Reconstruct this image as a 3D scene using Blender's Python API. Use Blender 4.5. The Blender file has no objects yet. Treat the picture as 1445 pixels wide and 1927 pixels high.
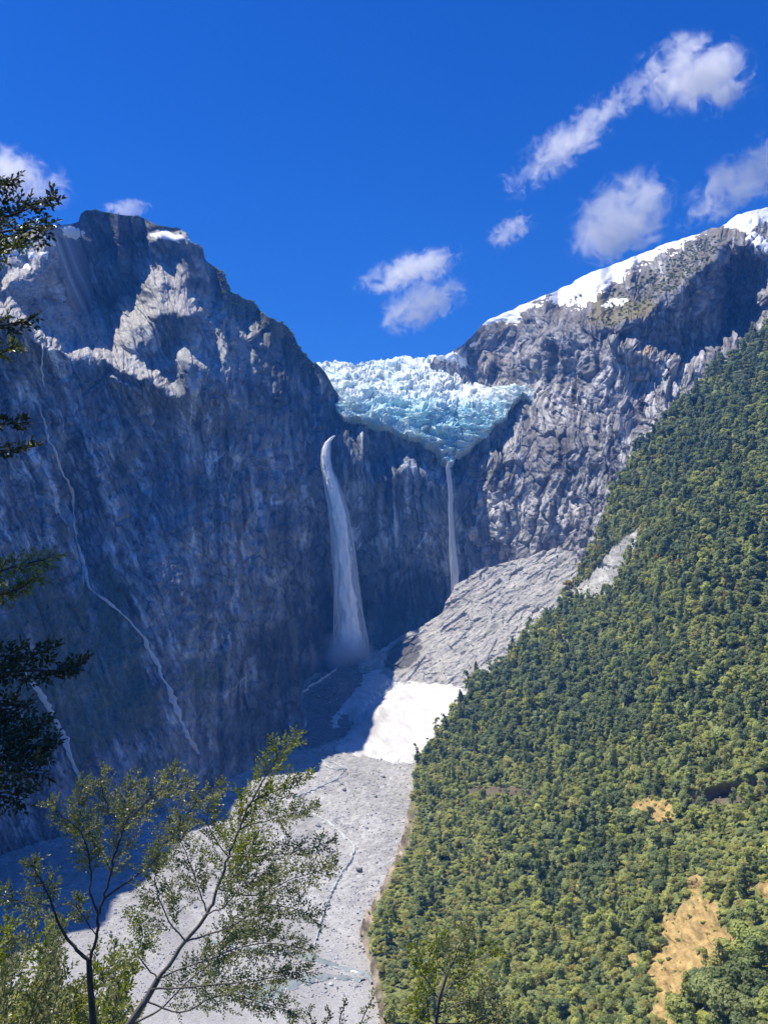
import bpy, math, random
import numpy as np
from mathutils import Vector

sc = bpy.context.scene
# ------------------------------------------------------------------ camera, sky, sun
FPX, CXP, HZ = 1603.0, 722.5, 1100.0        # focal length, principal column and eye level, in photograph pixels
cam_d = bpy.data.cameras.new('camera'); cam = bpy.data.objects.new('camera', cam_d)
sc.collection.objects.link(cam); sc.camera = cam
cam.location = (0, 0, 0); cam.rotation_euler = (math.radians(90), 0, 0)
cam_d.sensor_fit = 'VERTICAL'; cam_d.sensor_height = 24.0; cam_d.sensor_width = 18.0
cam_d.lens = 24.0 * FPX / 1927.0
cam_d.shift_y = (HZ - 963.5) / 1927.0
cam_d.clip_start = 0.05; cam_d.clip_end = 60000.0

SUN_EL = math.radians(64.0)
SUN_AZ = (-0.946, 0.32)                        # towards the sun, seen from above: left and away from the viewer
_l = math.hypot(*SUN_AZ)
SUN = Vector((SUN_AZ[0]/_l*math.cos(SUN_EL), SUN_AZ[1]/_l*math.cos(SUN_EL), math.sin(SUN_EL)))
world = bpy.data.worlds.new('World'); sc.world = world; world.use_nodes = True
wn = world.node_tree.nodes; wl = world.node_tree.links; wn.clear()
sky = wn.new('ShaderNodeTexSky'); sky.sky_type = 'NISHITA'; sky.sun_disc = False
sky.sun_elevation = SUN_EL; sky.sun_rotation = math.atan2(SUN.x, SUN.y)
sky.altitude = 300; sky.air_density = 1.0; sky.dust_density = 0.15; sky.ozone_density = 4.0
hsv = wn.new('ShaderNodeHueSaturation'); hsv.inputs['Saturation'].default_value = 1.35; hsv.inputs['Value'].default_value = 1.0
bg = wn.new('ShaderNodeBackground'); bg.inputs['Strength'].default_value = 0.115
wo = wn.new('ShaderNodeOutputWorld')
tint = wn.new('ShaderNodeMix'); tint.data_type = 'RGBA'; tint.blend_type = 'MULTIPLY'; tint.inputs['Factor'].default_value = 1.0
tint.inputs['B'].default_value = (0.30, 0.50, 1.0, 1)          # deep clear mountain blue
wl.new(sky.outputs[0], hsv.inputs['Color']); wl.new(hsv.outputs[0], tint.inputs['A']); wl.new(tint.outputs['Result'], bg.inputs['Color']); wl.new(bg.outputs[0], wo.inputs['Surface'])
sun_d = bpy.data.lights.new('sun', 'SUN'); sun_d.energy = 5.0; sun_d.angle = math.radians(0.5); sun_d.color = (1.0, 0.965, 0.91)
sun = bpy.data.objects.new('sun', sun_d); sc.collection.objects.link(sun)
sun.rotation_euler = (-SUN).to_track_quat('-Z', 'Y').to_euler(); sun.location = SUN*3000
sc.view_settings.view_transform = 'Standard'; sc.view_settings.look = 'None'
sc.view_settings.exposure = 0.32; sc.view_settings.gamma = 1.0
sc.render.engine = 'CYCLES'
cy = sc.cycles
cy.use_denoising = True
try: cy.denoiser = 'OPENIMAGEDENOISE'
except Exception: pass
cy.max_bounces = 16; cy.diffuse_bounces = 2; cy.glossy_bounces = 1; cy.transmission_bounces = 2
cy.transparent_max_bounces = 12; cy.volume_bounces = 16
cy.sample_clamp_indirect = 4.0

# ------------------------------------------------------------------ numeric helpers
def _hash(ix, iy, seed):
    with np.errstate(over='ignore'):
        h = (ix.astype(np.int64)*374761393 + iy.astype(np.int64)*668265263 + seed*1442695041).astype(np.uint32)
        h = (h ^ (h >> np.uint32(13)))*np.uint32(1274126177)
        h = (h ^ (h >> np.uint32(16)))*np.uint32(2246822519)
        h = h ^ (h >> np.uint32(15))
    return h
def rnd(ix, iy, seed):
    return _hash(ix, iy, seed).astype(np.float64)/4294967295.0
def perlin(x, y, seed=0):
    x0 = np.floor(x); y0 = np.floor(y); fx = x-x0; fy = y-y0
    x0 = x0.astype(np.int64); y0 = y0.astype(np.int64)
    u = fx*fx*fx*(fx*(fx*6-15)+10); v = fy*fy*fy*(fy*(fy*6-15)+10)
    def g(dx, dy):
        a = rnd(x0+dx, y0+dy, seed)*(2*math.pi)
        return np.cos(a)*(fx-dx)+np.sin(a)*(fy-dy)
    a = g(0,0); b = g(1,0); c = g(0,1); d = g(1,1)
    return 1.45*((a+(b-a)*u)+((c+(d-c)*u)-(a+(b-a)*u))*v)
def fbm(x, y, octv=4, seed=0, gain=0.5):
    s = 0; a = 1.0; n = 0
    for i in range(octv):
        s = s+a*perlin(x*2**i+7.3*i, y*2**i+3.1*i, seed+i*17); n += a; a *= gain
    return s/n
def ridged(x, y, octv=4, seed=0, gain=0.5):
    s = 0; a = 1.0; n = 0
    for i in range(octv):
        s = s+a*(1-2*np.abs(perlin(x*2**i+5.7*i, y*2**i+9.2*i, seed+i*23))); n += a; a *= gain
    return s/n
def facets(x, y, seed=0, tilt=1.0):
    """planes of broken rock: every cell carries its own tilted face; returns height, gap to the next cell, cell random"""
    x0 = np.floor(x).astype(np.int64); y0 = np.floor(y).astype(np.int64)
    b1 = np.full(x.shape, 9e9); b2 = np.full(x.shape, 9e9); h = np.zeros(x.shape); r = np.zeros(x.shape)
    for dx in (-1,0,1):
        for dy in (-1,0,1):
            ix = x0+dx; iy = y0+dy
            ddx = x-(ix+rnd(ix,iy,seed)); ddy = y-(iy+rnd(ix,iy,seed+1))
            d = ddx*ddx+ddy*ddy
            m = d < b1
            hh = (rnd(ix,iy,seed+2)-.5)+tilt*((rnd(ix,iy,seed+3)-.5)*2*ddx+(rnd(ix,iy,seed+4)-.5)*2*ddy)
            b2 = np.where(m, b1, np.minimum(b2, d)); h = np.where(m, hh, h); r = np.where(m, rnd(ix,iy,seed+5), r)
            b1 = np.where(m, d, b1)
    return h, np.sqrt(b2)-np.sqrt(b1), r
def sst(x, a=0.0, b=1.0):
    t = np.clip((x-a)/(b-a), 0, 1); return t*t*(3-2*t)
def lerp(a, b, t): return a+(b-a)*t
def pl(px, pts):
    p = np.array(pts, float); return np.interp(px, p[:,0], p[:,1])
def blob(px, py, cx, cy_, rx, ry, ang=0.0):
    c, s = math.cos(ang), math.sin(ang); dx = px-cx; dy = py-cy_
    u = (dx*c+dy*s)/rx; v = (-dx*s+dy*c)/ry
    return np.exp(-(u*u+v*v))
class TPS:
    def __init__(self, pts, feat=None):
        p = np.array(pts, float); self.x = p[:,:2]/500.0; n = len(p)
        z = p[:,2].copy()
        self.feat = feat
        if feat is not None: z -= feat(p[:,0], p[:,1])
        d = np.linalg.norm(self.x[:,None]-self.x[None], axis=2)
        K = self._phi(d)+1e-4*np.eye(n); Q = np.hstack([np.ones((n,1)), self.x])
        A = np.block([[K, Q],[Q.T, np.zeros((3,3))]])
        s = np.linalg.solve(A, np.concatenate([z, np.zeros(3)])); self.w = s[:n]; self.a = s[n:]
    @staticmethod
    def _phi(d): return np.where(d > 1e-9, d*d*np.log(np.maximum(d, 1e-9)), 0)
    def __call__(self, px, py):
        X = px/500.0; Y = py/500.0
        o = self.a[0]+self.a[1]*X+self.a[2]*Y
        for (cx, cy_), w in zip(self.x, self.w):
            d2 = (X-cx)**2+(Y-cy_)**2
            o = o+w*0.5*np.where(d2 > 1e-12, d2*np.log(np.maximum(d2, 1e-12)), 0)
        if self.feat is not None: o = o+self.feat(px, py)
        return o
def step_up(px, py, poly, A, w, fade=25):
    """depth gained above an edge line: the top of a ledge"""
    p = np.array(poly, float); h = np.interp(px, p[:,0], p[:,1])-py
    win = sst(px, p[0,0]-fade, p[0,0]+fade)*(1-sst(px, p[-1,0]-fade, p[-1,0]+fade))
    return A*sst(h, 0, w)*win
def unp(px, py, D):
    return np.stack([(px-CXP)/FPX*D, D+0*px, (HZ-py)/FPX*D], axis=-1)
def up1(px, py, D):
    return Vector(((px-CXP)/FPX*D, D, (HZ-py)/FPX*D))
def poly_sd(px, py, poly):
    p = np.array(poly, float); q = np.roll(p, -1, axis=0)
    best = np.full(px.shape, 1e18); ins = np.zeros(px.shape, bool)
    for (ax, ay), (bx, by) in zip(p, q):
        ex, ey = bx-ax, by-ay
        t = np.clip(((px-ax)*ex+(py-ay)*ey)/(ex*ex+ey*ey+1e-12), 0, 1)
        best = np.minimum(best, (px-ax-t*ex)**2+(py-ay-t*ey)**2)
        c = ((ay > py) != (by > py)) & (px < (bx-ax)*(py-ay)/(by-ay+1e-12)+ax)
        ins ^= c
    d = np.sqrt(best); return np.where(ins, d, -d)     # positive inside
def gnormals(P):
    du = np.gradient(P, axis=1); dv = np.gradient(P, axis=0)
    n = np.cross(dv, du); n /= np.linalg.norm(n, axis=2, keepdims=True)+1e-12
    f = np.sign(np.mean(n[..., 1]*P[..., 1]+n[..., 0]*P[..., 0]+n[..., 2]*P[..., 2]))
    return -n*f if f != 0 else n                      # towards the viewer's side
def blur(a, k):
    for ax in (0, 1):
        pad = [(0,0)]*a.ndim; pad[ax] = (k, k)
        b = np.pad(a, pad, mode='edge'); c = np.cumsum(b, axis=ax)
        z = np.zeros_like(np.take(c, [0], axis=ax)); c = np.concatenate([z, c], axis=ax)
        n = a.shape[ax]
        hi = np.take(c, range(2*k+1, 2*k+1+n), axis=ax); lo = np.take(c, range(0, n), axis=ax)
        a = (hi-lo)/(2*k+1)
    return a

# ------------------------------------------------------------------ objects
def link(o, parent=None):
    sc.collection.objects.link(o)
    if parent is not None: o.parent = parent
    return o
def tag(o, label=None, cat=None, group=None, kind=None):
    if label: o['label'] = label
    if cat: o['category'] = cat
    if group: o['group'] = group
    if kind: o['kind'] = kind
    return o
def empty(name, loc=(0,0,0)):
    o = bpy.data.objects.new(name, None); o.location = loc; o.empty_display_size = 0.5
    return link(o)
def np_mesh(name, V, Fq, col=None, smooth=False, mat=None):
    """mesh from vertex array and an (n,3) or (n,4) face array, with an optional colour per vertex"""
    me = bpy.data.meshes.new(name); V = np.ascontiguousarray(V, np.float32); Fq = np.ascontiguousarray(Fq, np.int32)
    k = Fq.shape[1]; nf = len(Fq)
    me.vertices.add(len(V)); me.vertices.foreach_set('co', V.ravel())
    me.loops.add(nf*k); me.loops.foreach_set('vertex_index', Fq.ravel())
    me.polygons.add(nf); me.polygons.foreach_set('loop_start', np.arange(0, nf*k, k, dtype=np.int32))
    me.polygons.foreach_set('use_smooth', np.full(nf, smooth, bool))
    me.update(calc_edges=True)
    if col is not None:
        at = me.color_attributes.new('tone', 'FLOAT_COLOR', 'POINT')
        c4 = np.ones((len(V), 4), np.float32); c4[:, :3] = col
        at.data.foreach_set('color', c4.ravel())
    if mat is not None: me.materials.append(mat)
    return me
def grid_faces(R, C):
    i = np.arange(R*C).reshape(R, C)
    return np.stack([i[:-1,:-1], i[1:,:-1], i[1:,1:], i[:-1,1:]], axis=-1).reshape(-1, 4)
def grid_obj(name, P, col=None, smooth=False, mat=None, keep=None, parent=None):
    R, C = P.shape[:2]; F = grid_faces(R, C); V = P.reshape(-1, 3)
    c = None if col is None else col.reshape(-1, 3)
    if keep is not None:
        k = keep.reshape(-1); F = F[k[F].any(axis=1)]
        used = np.unique(F); re = np.full(len(V), -1, np.int64); re[used] = np.arange(len(used))
        V = V[used]; F = re[F]; c = None if c is None else c[used]
    o = bpy.data.objects.new(name, np_mesh(name, V, F, c, smooth, mat))
    return link(o, parent)

# ------------------------------------------------------------------ materials
def mat_new(name):
    m = bpy.data.materials.new(name); m.use_nodes = True
    n = m.node_tree.nodes; l = m.node_tree.links
    return m, n, l, n['Principled BSDF']
def mat_rock(name, nscale=0.25, var=0.35, rough=0.85, bump=0.6, stretch=(1,1,1), spec=0.25):
    """colour comes from the rock's own tone per vertex, broken up with fine grain"""
    m, n, l, b = mat_new(name)
    at = n.new('ShaderNodeAttribute'); at.attribute_name = 'tone'
    tc = n.new('ShaderNodeTexCoord'); mp = n.new('ShaderNodeMapping'); mp.inputs['Scale'].default_value = stretch
    ns = n.new('ShaderNodeTexNoise'); ns.inputs['Scale'].default_value = nscale; ns.inputs['Detail'].default_value = 6; ns.inputs['Roughness'].default_value = 0.7
    mr = n.new('ShaderNodeMapRange'); mr.inputs['From Min'].default_value = 0.3; mr.inputs['From Max'].default_value = 0.7
    mr.inputs['To Min'].default_value = 1-var; mr.inputs['To Max'].default_value = 1+var
    mx = n.new('ShaderNodeVectorMath'); mx.operation = 'SCALE'
    bp = n.new('ShaderNodeBump'); bp.inputs['Strength'].default_value = bump; bp.inputs['Distance'].default_value = 1.0
    l.new(tc.outputs['Object'], mp.inputs['Vector']); l.new(mp.outputs[0], ns.inputs['Vector'])
    l.new(ns.outputs['Fac'], mr.inputs['Value']); l.new(at.outputs['Color'], mx.inputs[0]); l.new(mr.outputs[0], mx.inputs['Scale'])
    l.new(mx.outputs[0], b.inputs['Base Color']); l.new(ns.outputs['Fac'], bp.inputs['Height']); l.new(bp.outputs[0], b.inputs['Normal'])
    b.inputs['Roughness'].default_value = rough; b.inputs['Specular IOR Level'].default_value = spec
    return m
def mat_plain(name, col, rough=0.7, nscale=2.0, var=0.2, spec=0.3, bump=0.0, rnd_var=0.0, trans=0.0):
    m, n, l, b = mat_new(name)
    tc = n.new('ShaderNodeTexCoord'); ns = n.new('ShaderNodeTexNoise'); ns.inputs['Scale'].default_value = nscale; ns.inputs['Detail'].default_value = 4
    mr = n.new('ShaderNodeMapRange'); mr.inputs['From Min'].default_value = 0.3; mr.inputs['From Max'].default_value = 0.7
    mr.inputs['To Min'].default_value = 1-var; mr.inputs['To Max'].default_value = 1+var
    mx = n.new('ShaderNodeVectorMath'); mx.operation = 'SCALE'; mx.inputs[0].default_value = col
    l.new(tc.outputs['Object'], ns.inputs['Vector']); l.new(ns.outputs['Fac'], mr.inputs['Value'])
    src = mr.outputs[0]
    if rnd_var:
        oi = n.new('ShaderNodeObjectInfo'); m2 = n.new('ShaderNodeMapRange')
        m2.inputs['To Min'].default_value = 1-rnd_var; m2.inputs['To Max'].default_value = 1+rnd_var
        mm = n.new('ShaderNodeMath'); mm.operation = 'MULTIPLY'
        l.new(oi.outputs['Random'], m2.inputs['Value']); l.new(m2.outputs[0], mm.inputs[0]); l.new(src, mm.inputs[1]); src = mm.outputs[0]
    l.new(src, mx.inputs['Scale']); l.new(mx.outputs[0], b.inputs['Base Color'])
    if bump:
        bp = n.new('ShaderNodeBump'); bp.inputs['Strength'].default_value = bump; l.new(ns.outputs['Fac'], bp.inputs['Height']); l.new(bp.outputs[0], b.inputs['Normal'])
    b.inputs['Roughness'].default_value = rough; b.inputs['Specular IOR Level'].default_value = spec
    if trans:
        tr = n.new('ShaderNodeBsdfTranslucent'); ms = n.new('ShaderNodeMixShader'); ms.inputs[0].default_value = trans
        l.new(mx.outputs[0], tr.inputs['Color']); l.new(b.outputs[0], ms.inputs[1]); l.new(tr.outputs[0], ms.inputs[2])
        l.new(ms.outputs[0], n['Material Output'].inputs['Surface'])
    return m
# ------------------------------------------------------------------ valley floor
FLOOR = [(-200,-226),(100,-229),(300,-230),(500,-228),(600,-226),(800,-221),(900,-217),(1000,-211),(1100,-198),(1200,-179),(1300,-159),(1450,-127),(1700,-70)]
_fy = np.linspace(-200, 1700, 400); _fz = blur(np.interp(_fy, *np.array(FLOOR, float).T)[None, :], 10)[0]
def floor_base(X, Y):
    X = np.asarray(X, float); Y = np.asarray(Y, float)
    z = np.interp(Y, _fy, _fz)
    z = z+4*fbm(X/170, Y/170, 3, 5)
    hump = np.exp(-(((X+78)/75)**2+((Y-1290)/70)**2))         # dark rock hump under the main fall
    z = z+16*hump*(1+0.5*fbm(X/30, Y/30, 3, 8))
    return z
_DS = np.linspace(120, 1650, 500)
def floor_hit(px, py):
    """world point where the line through a photograph pixel meets the valley floor"""
    k = (HZ-py)/FPX
    f = k*_DS-floor_base((px-CXP)/FPX*_DS, _DS)
    i = int(np.argmax(f < 0)); i = max(i, 1)
    a, b = f[i-1], f[i]; t = a/(a-b+1e-9)
    return up1(px, py, float(_DS[i-1]+t*(_DS[i]-_DS[i-1])))
M_GRAVEL = mat_rock('gravel', 0.9, 0.3, 0.9, 0.8)
ux = np.linspace(0, 1, 460); uy = np.linspace(0, 1, 640)
fyv = 330+(1640-330)*uy**1.35
fxl = -760.0; fxr = 330.0
FX, FY = np.meshgrid(fxl+(fxr-fxl)*ux, fyv)
FZ = floor_base(FX, FY)
bh, bg_, br = facets(FX/7.0, FY/7.0, 31, 0.4)
bh2, bg2, br2 = facets(FX/3.2, FY/3.2, 41, 0.4)
rocky = sst(FY, 480, 640)*0.85+0.15
chan = np.abs(perlin((FX+0.35*FY)/46, FY/120, 61))
FZ += rocky*(np.where(br > 0.75, (0.5-np.minimum(bg_, .5))*-2.2+1.1, 0)+0.8*bh2*(br2 > .4)+0.7*fbm(FX/12, FY/12, 3, 3))-0.7*sst(1-chan*9)
t = 0.37*(1+0.20*fbm(FX/40, FY/90, 3, 71)+.28*fbm((FX+.3*FY)/60, FY/260, 3, 74)+0.30*(br-.5)*rocky+0.34*(br2-.5)*rocky)
col = np.stack([t*1.0, t*1.0, t*1.02], -1)
wet = sst(1-chan*7)*sst(fbm(FX/200, FY/200, 2, 72)+.25)
col = lerp(col, np.array([.60,.61,.62])*np.ones_like(col), (0.35*wet)[..., None])
qx, qy = CXP+FPX*FX/FY, HZ-FPX*FZ/FY
dark = np.clip(sst(poly_sd(qx, qy, [(500,1400),(535,1335),(590,1275),(650,1225),(770,1200),(800,1250),(720,1330),(650,1388),(600,1408),(545,1416)])+8*fbm(qx/14, qy/10, 3, 73), -4, 6)+sst(FY, 1330, 1420), 0, 1)   # darker boulders about the falls
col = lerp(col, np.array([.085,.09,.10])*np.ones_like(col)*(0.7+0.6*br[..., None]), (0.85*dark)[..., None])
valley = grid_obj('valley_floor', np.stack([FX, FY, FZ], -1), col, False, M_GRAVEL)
tag(valley, kind='structure', label='pale grey gravel and boulder valley floor')
bx = np.array([[-6000,-3000,-236.],[6000,-3000,-236],[6000,335,-236],[-6000,335,-236]])
M_GROUND = mat_plain('scrub_ground', (.07,.085,.045), .95, .02, .4)
lower = link(bpy.data.objects.new('ground', np_mesh('ground', np.array([[-2400,-900,-262.],[2400,-900,-262],[2400,2500,-262],[-2400,2500,-262]]), np.array([[0,1,2,3]]), mat=M_GROUND)))
tag(lower, kind='structure', label='low ground around the mountains')

# ------------------------------------------------------------------ left mountain and headwall: one continuous rock face
def feat_l(px, py):
    f = step_up(px, py, [(-300,545),(-60,575),(45,618),(75,656),(120,668),(180,676),(230,702),(290,728),(335,752)], 120, 44, 26)
    f = f+step_up(px, py, [(236,606),(262,616),(300,602),(345,594),(398,606),(450,632),(500,658)], 95, 56, 16)
    f = f+step_up(px, py, [(262,722),(300,706),(330,684),(345,680),(414,712)], 55, 40, 12)
    f = f+step_up(px, py, [(262,470),(300,452),(350,456),(384,474)], 55, 22, 12)
    f = f+step_up(px, py, [(195,722),(215,716),(262,738)], 16, 12, 10)
    f = f+step_up(px, py, [(-60,510),(0,545),(70,520)], 40, 30, 20)
    f = f+60*blob(px, py, 205, 592, 62, 50, 0.3)                # hollow under the upper cliff
    f = f-26*blob(px, py, 110, 430, 60, 40)
    f = f-30*blob(px, py, 180, 900, 40, 190, -0.35)+34*blob(px, py, 150, 950, 26, 150, -0.12)
    f = f-8*blob(px, py, 330, 1130, 60, 160, -0.3)+20*blob(px, py, 395, 1050, 30, 200, -0.1)
    f = f-24*blob(px, py, 250, 820, 60, 60)
    f = f+20*blob(px, py, 760, 1165, 110, 70)                   # undercut foot of the headwall
    f = f+step_up(px, py, [(658,836),(690,826),(722,846)], 40, 44, 10)
    f = f+step_up(px, py, [(694,912),(738,904),(765,892),(800,902),(838,915)], 60, 56, 12)
    f = f+step_up(px, py, [(735,868),(790,862),(835,884)], 30, 30, 12)
    f = f+step_up(px, py, [(846,920),(872,905),(905,925)], 45, 46, 12)
    return f
CT_L = [(-300,1720,520),(0,1660,690),(150,1620,750),(380,1530,865),(480,1450,990),(560,1390,1110),(640,1260,1425),(720,1245,1470),(800,1190,1490),(900,1110,1500),(985,1110,1520),
 (-300,1200,640),(0,1200,770),(200,1200,880),(400,1200,1020),(520,1200,1210),(600,1180,1390),(650,1150,1470),
 (-300,1000,650),(0,1000,815),(200,1000,940),(400,1000,1095),(520,1000,1285),(600,1000,1445),(645,1000,1490),(760,1000,1490),(880,1000,1500),(985,1000,1540),
 (-300,800,680),(0,800,860),(200,800,1010),(400,800,1170),(520,800,1380),(600,800,1495),(650,795,1545),
 (-60,640,850),(0,660,890),(100,690,955),(200,720,1035),(300,770,1100),(450,700,1280),
 (-300,380,720),(-440,330,650),(-440,800,560),(-440,1300,500),(-160,430,800),(-60,455,950),(0,455,1045),(60,440,1115),(100,432,1160),(152,405,1300),(200,396,1345),(300,430,1375),(380,470,1450),(430,545,1480),(500,590,1505),(550,640,1525),(600,690,1545),(650,770,1560),
 (60,565,1010),(0,540,975),(85,500,1080),(150,500,1310),(150,570,1300),(200,530,1345),(200,440,1350),(300,500,1345),(365,510,1375),(205,600,1330),(250,545,1345),(100,606,1065),
 (300,545,1240),(350,560,1260),(300,640,1165),(350,650,1180),(350,735,1110),(420,640,1290),(240,660,1140),
 (450,620,1420),(470,660,1410),(520,700,1450),(580,765,1500),
 (680,795,1540),(740,812,1540),(800,838,1535),(845,866,1530),(900,830,1545),(985,770,1580),
 (700,900,1490),(770,890,1480),(840,900,1490),(780,940,1480)]
D_L = TPS(CT_L, feat_l)
TOP_L = [(-440,320),(-300,372),(-200,415),(-60,452),(0,450),(40,440),(85,428),(130,422),(148,418),(153,402),(165,395),(185,396),(230,404),(262,408),(300,425),(335,430),(350,440),(356,455),(380,462),(384,488),(400,500),(420,512),(434,536),(436,548),(470,566),(510,600),(540,612),(556,636),(560,650),(590,680),(610,700),(630,735),(650,765),(662,780),(690,795),(740,810),(790,832),(815,846),(845,872),(868,858),(900,833),(930,806),(985,750)]  # left end is out of view, raised for the shadow it casts
BOT_L = [(-440,1850),(-300,1790),(0,1735),(150,1690),(380,1600),(480,1520),(560,1460),(640,1340),(720,1300),(800,1250),(985,1180)]
RL, CL = 760, 620
pxv = np.concatenate([np.linspace(-440, -12, 50), np.linspace(-10, 970, CL-50)]); top = pl(pxv, TOP_L)+1.2*fbm(pxv/14, pxv*0, 3, 2); bot = pl(pxv, BOT_L)
vv = np.linspace(0, 1, RL)[:, None]
PX = np.repeat(pxv[None], RL, 0); PY = top[None]+(bot-top)[None]*vv
# wander of the ledge lines
WX = PX+9*fbm(PX/60, PY/60, 3, 101)+2.5*fbm(PX/14, PY/14, 2, 103); WY = PY+9*fbm(PX/60, PY/60, 3, 105)+3.5*fbm(PX/12, PY/12, 2, 107)
edge0 = sst(vv*RL, 0, 25)
DD = D_L(lerp(PX, WX, edge0), lerp(PY, WY, edge0))
P0 = unp(PX, PY, DD)
N0 = gnormals(blur(P0, 6))
kslant = 0.42*(1-sst(PX, 260, 430))*sst(PY, 660, 800)
disp = 0
for w, k in ((sst(PX, 270, 420), 0.06), (1-sst(PX, 270, 420), 0.40)):
    k = k*1.0
    s = PX-k*PY+5*fbm(PX/50, PY/50, 2, 111); tt = PY+k*PX
    d = 10*fbm(s/110, tt/260, 2, 201)
    d = d+2.6*ridged(s/34, tt/210, 2, 203)*(0.35+0.65*sst(fbm(s/140, tt/140, 2, 205), -.3, .3))
    h1, g1, r1 = facets(s/50, tt/210, 211, 0.8); h2, g2, r2 = facets(s/21, tt/60, 221, 1.0); h3, g3, r3 = facets(s/8, tt/22, 231, 0.7)
    calm = 1-.3*sst(PY, 760, 900)*(1-sst(PX, 560, 640))
    d = d+(9*h1+4.6*h2)*calm+1.7*h3-2.4*sst(.12-g1, 0, .12)-1.6*sst(.16-g2, 0, .16)-.7*sst(.2-g3, 0, .2)
    d = d+.8*fbm(s/8, tt/18, 3, 241, .6)
    disp = disp+w*d
smooth_low = sst(PY, 1180, 1400)*(1-sst(PX, 430, 600))*0.45
amp = (1-smooth_low)*(0.45+0.55*sst(vv*RL, 0, 30))
P = P0+N0*(disp*amp*DD/FPX)[..., None]
# rock tone
veg = sst(fbm(PX/90, PY/120, 3, 301)+0.9*blob(PX, PY, 250, 1340, 130, 150)+0.8*blob(PX, PY, 60, 1250, 130, 240)+.5*blob(PX, PY, 150, 1100, 80, 120)-0.5, -.05, .35)*(1-sst(PX, 420, 520))
ton = 0
blot = fbm(PX/120, PY/120, 3, 315)
for w, k in ((sst(PX, 270, 420), 0.06), (1-sst(PX, 270, 420), 0.40)):
    s = PX-k*PY+6*fbm(PX/50, PY/50, 2, 111); tt = PY+k*PX
    mott = fbm(s/20, tt/62, 5, 313, .7)
    e = 1.25*fbm(s/22, tt/190, 4, 311, .62)+.95*mott+.6*blot
    h1, g1, r1 = facets(s/16+.4*mott, tt/40, 317, .5)
    e = e+.55*(r1-.5)
    lst = sst(ridged(s/15, tt/150, 3, 321), .35, .9)*sst(fbm(PX/55, PY/70, 3, 323), -.05, .35)
    dst = sst(perlin(s/9, tt/130, 331), .12, .55)*sst(fbm(PX/110, PY/90, 2, 333), -.15, .35)
    crk = sst(.10-np.abs(fbm(s/24, tt/60, 3, 335, .6)), 0, .09)
    ton = ton+w*np.exp(e)*(1+1.5*lst)*(1-.6*dst)*(1-.55*crk)
ton = .215*ton*(1-.35*sst(600-PY, -40, 40)*sst(PX, 120, 160)*(1-sst(PX, 380, 440)))
seam = sst(.04-np.abs(fbm((PX+0.55*PY)/90, (PY-.55*PX)/260, 3, 341)), 0, .03)*sst(fbm(PX/80, PY/80, 2, 343), 0.05, .35)*sst(PX, 300, 420)*sst(PY, 780, 860)
fam = 0
for (ca, sa, L1, L2, sd_) in ((.83,.56,150,15,381),(.5,.87,190,12,383),(-.45,.89,120,13,385)):
    u_ = PX*ca+PY*sa; v_ = -PX*sa+PY*ca
    fam = np.maximum(fam, sst(.075-np.abs(fbm(u_/L1, v_/L2, 3, sd_, .55)), 0, .05)*sst(fbm(PX/70, PY/70, 2, sd_+1), -.1, .3))
ton = np.clip(ton*(1+1.2*seam)*(1-.38*fam), .035, .60)
upl = (1-sst(PY, 700, 760))
warm = sst(fbm(PX/40, PY/40, 3, 351))
col = np.stack([ton*(.88+.05*warm), ton, ton*(1.17-.06*warm)], -1)      # grey granite, with the blue of open shade put into its colour
ledge = sst(np.gradient(blur(DD, 2), axis=0)*-1, 0.6, 2.6)*upl       # broken talus resting on the ledges is paler
col = lerp(col, np.array([.40,.385,.36])*np.ones_like(col)*(0.72+.75*rnd((PX//3).astype(np.int64), (PY//3).astype(np.int64), 5))[..., None], (0.75*ledge)[..., None])
pale = sst(1.2*blob(PX, PY, 30, 510, 85, 75)+.8*blob(PX, PY, 80, 455, 60, 30)+.3*fbm(PX/25, PY/25, 3, 391), .35, .8)*(1-sst(PX, 105, 150))
col = lerp(col, np.array([.40,.39,.385])*np.ones_like(col)*(.65+.75*rnd((PX//3).astype(np.int64), (PY//3).astype(np.int64), 15))[..., None], (.75*pale)[..., None])   # bare pale slabs of the shoulder, lightened further to stand for sun on them
crown_dark = sst(450-PY, -30, 25)*sst(PX, 140, 160)
col = lerp(col, np.array([.06,.065,.055])*np.ones_like(col), (0.6*crown_dark*sst(fbm(PX/20, PY/20, 3, 361), -.3, .3))[..., None])
crest = sst((vv*RL), 60, 0)*sst(PX, 390, 430)*(1-sst(PX, 620, 650))
col = lerp(col, np.array([.075,.08,.05])*np.ones_like(col), (0.8*crest)[..., None])
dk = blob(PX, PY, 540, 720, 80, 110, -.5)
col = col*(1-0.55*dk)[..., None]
falls_dk = sst(1.25*blob(PX, PY, 600, 1200, 150, 120)+blob(PX, PY, 790, 1130, 150, 75)+.9*blob(PX, PY, 470, 1400, 130, 110, .6)+.35*fbm(PX/40, PY/60, 3, 371), .35, .95)   # darker rock around the falls and the wall foot
col = col*(1-.62*falls_dk)[..., None]
col = lerp(col, np.array([.075,.10,.062])*np.ones_like(col)*(0.7+.6*rnd((PX//2).astype(np.int64), (PY//2).astype(np.int64), 6))[..., None], (0.78*veg)[..., None])
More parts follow.
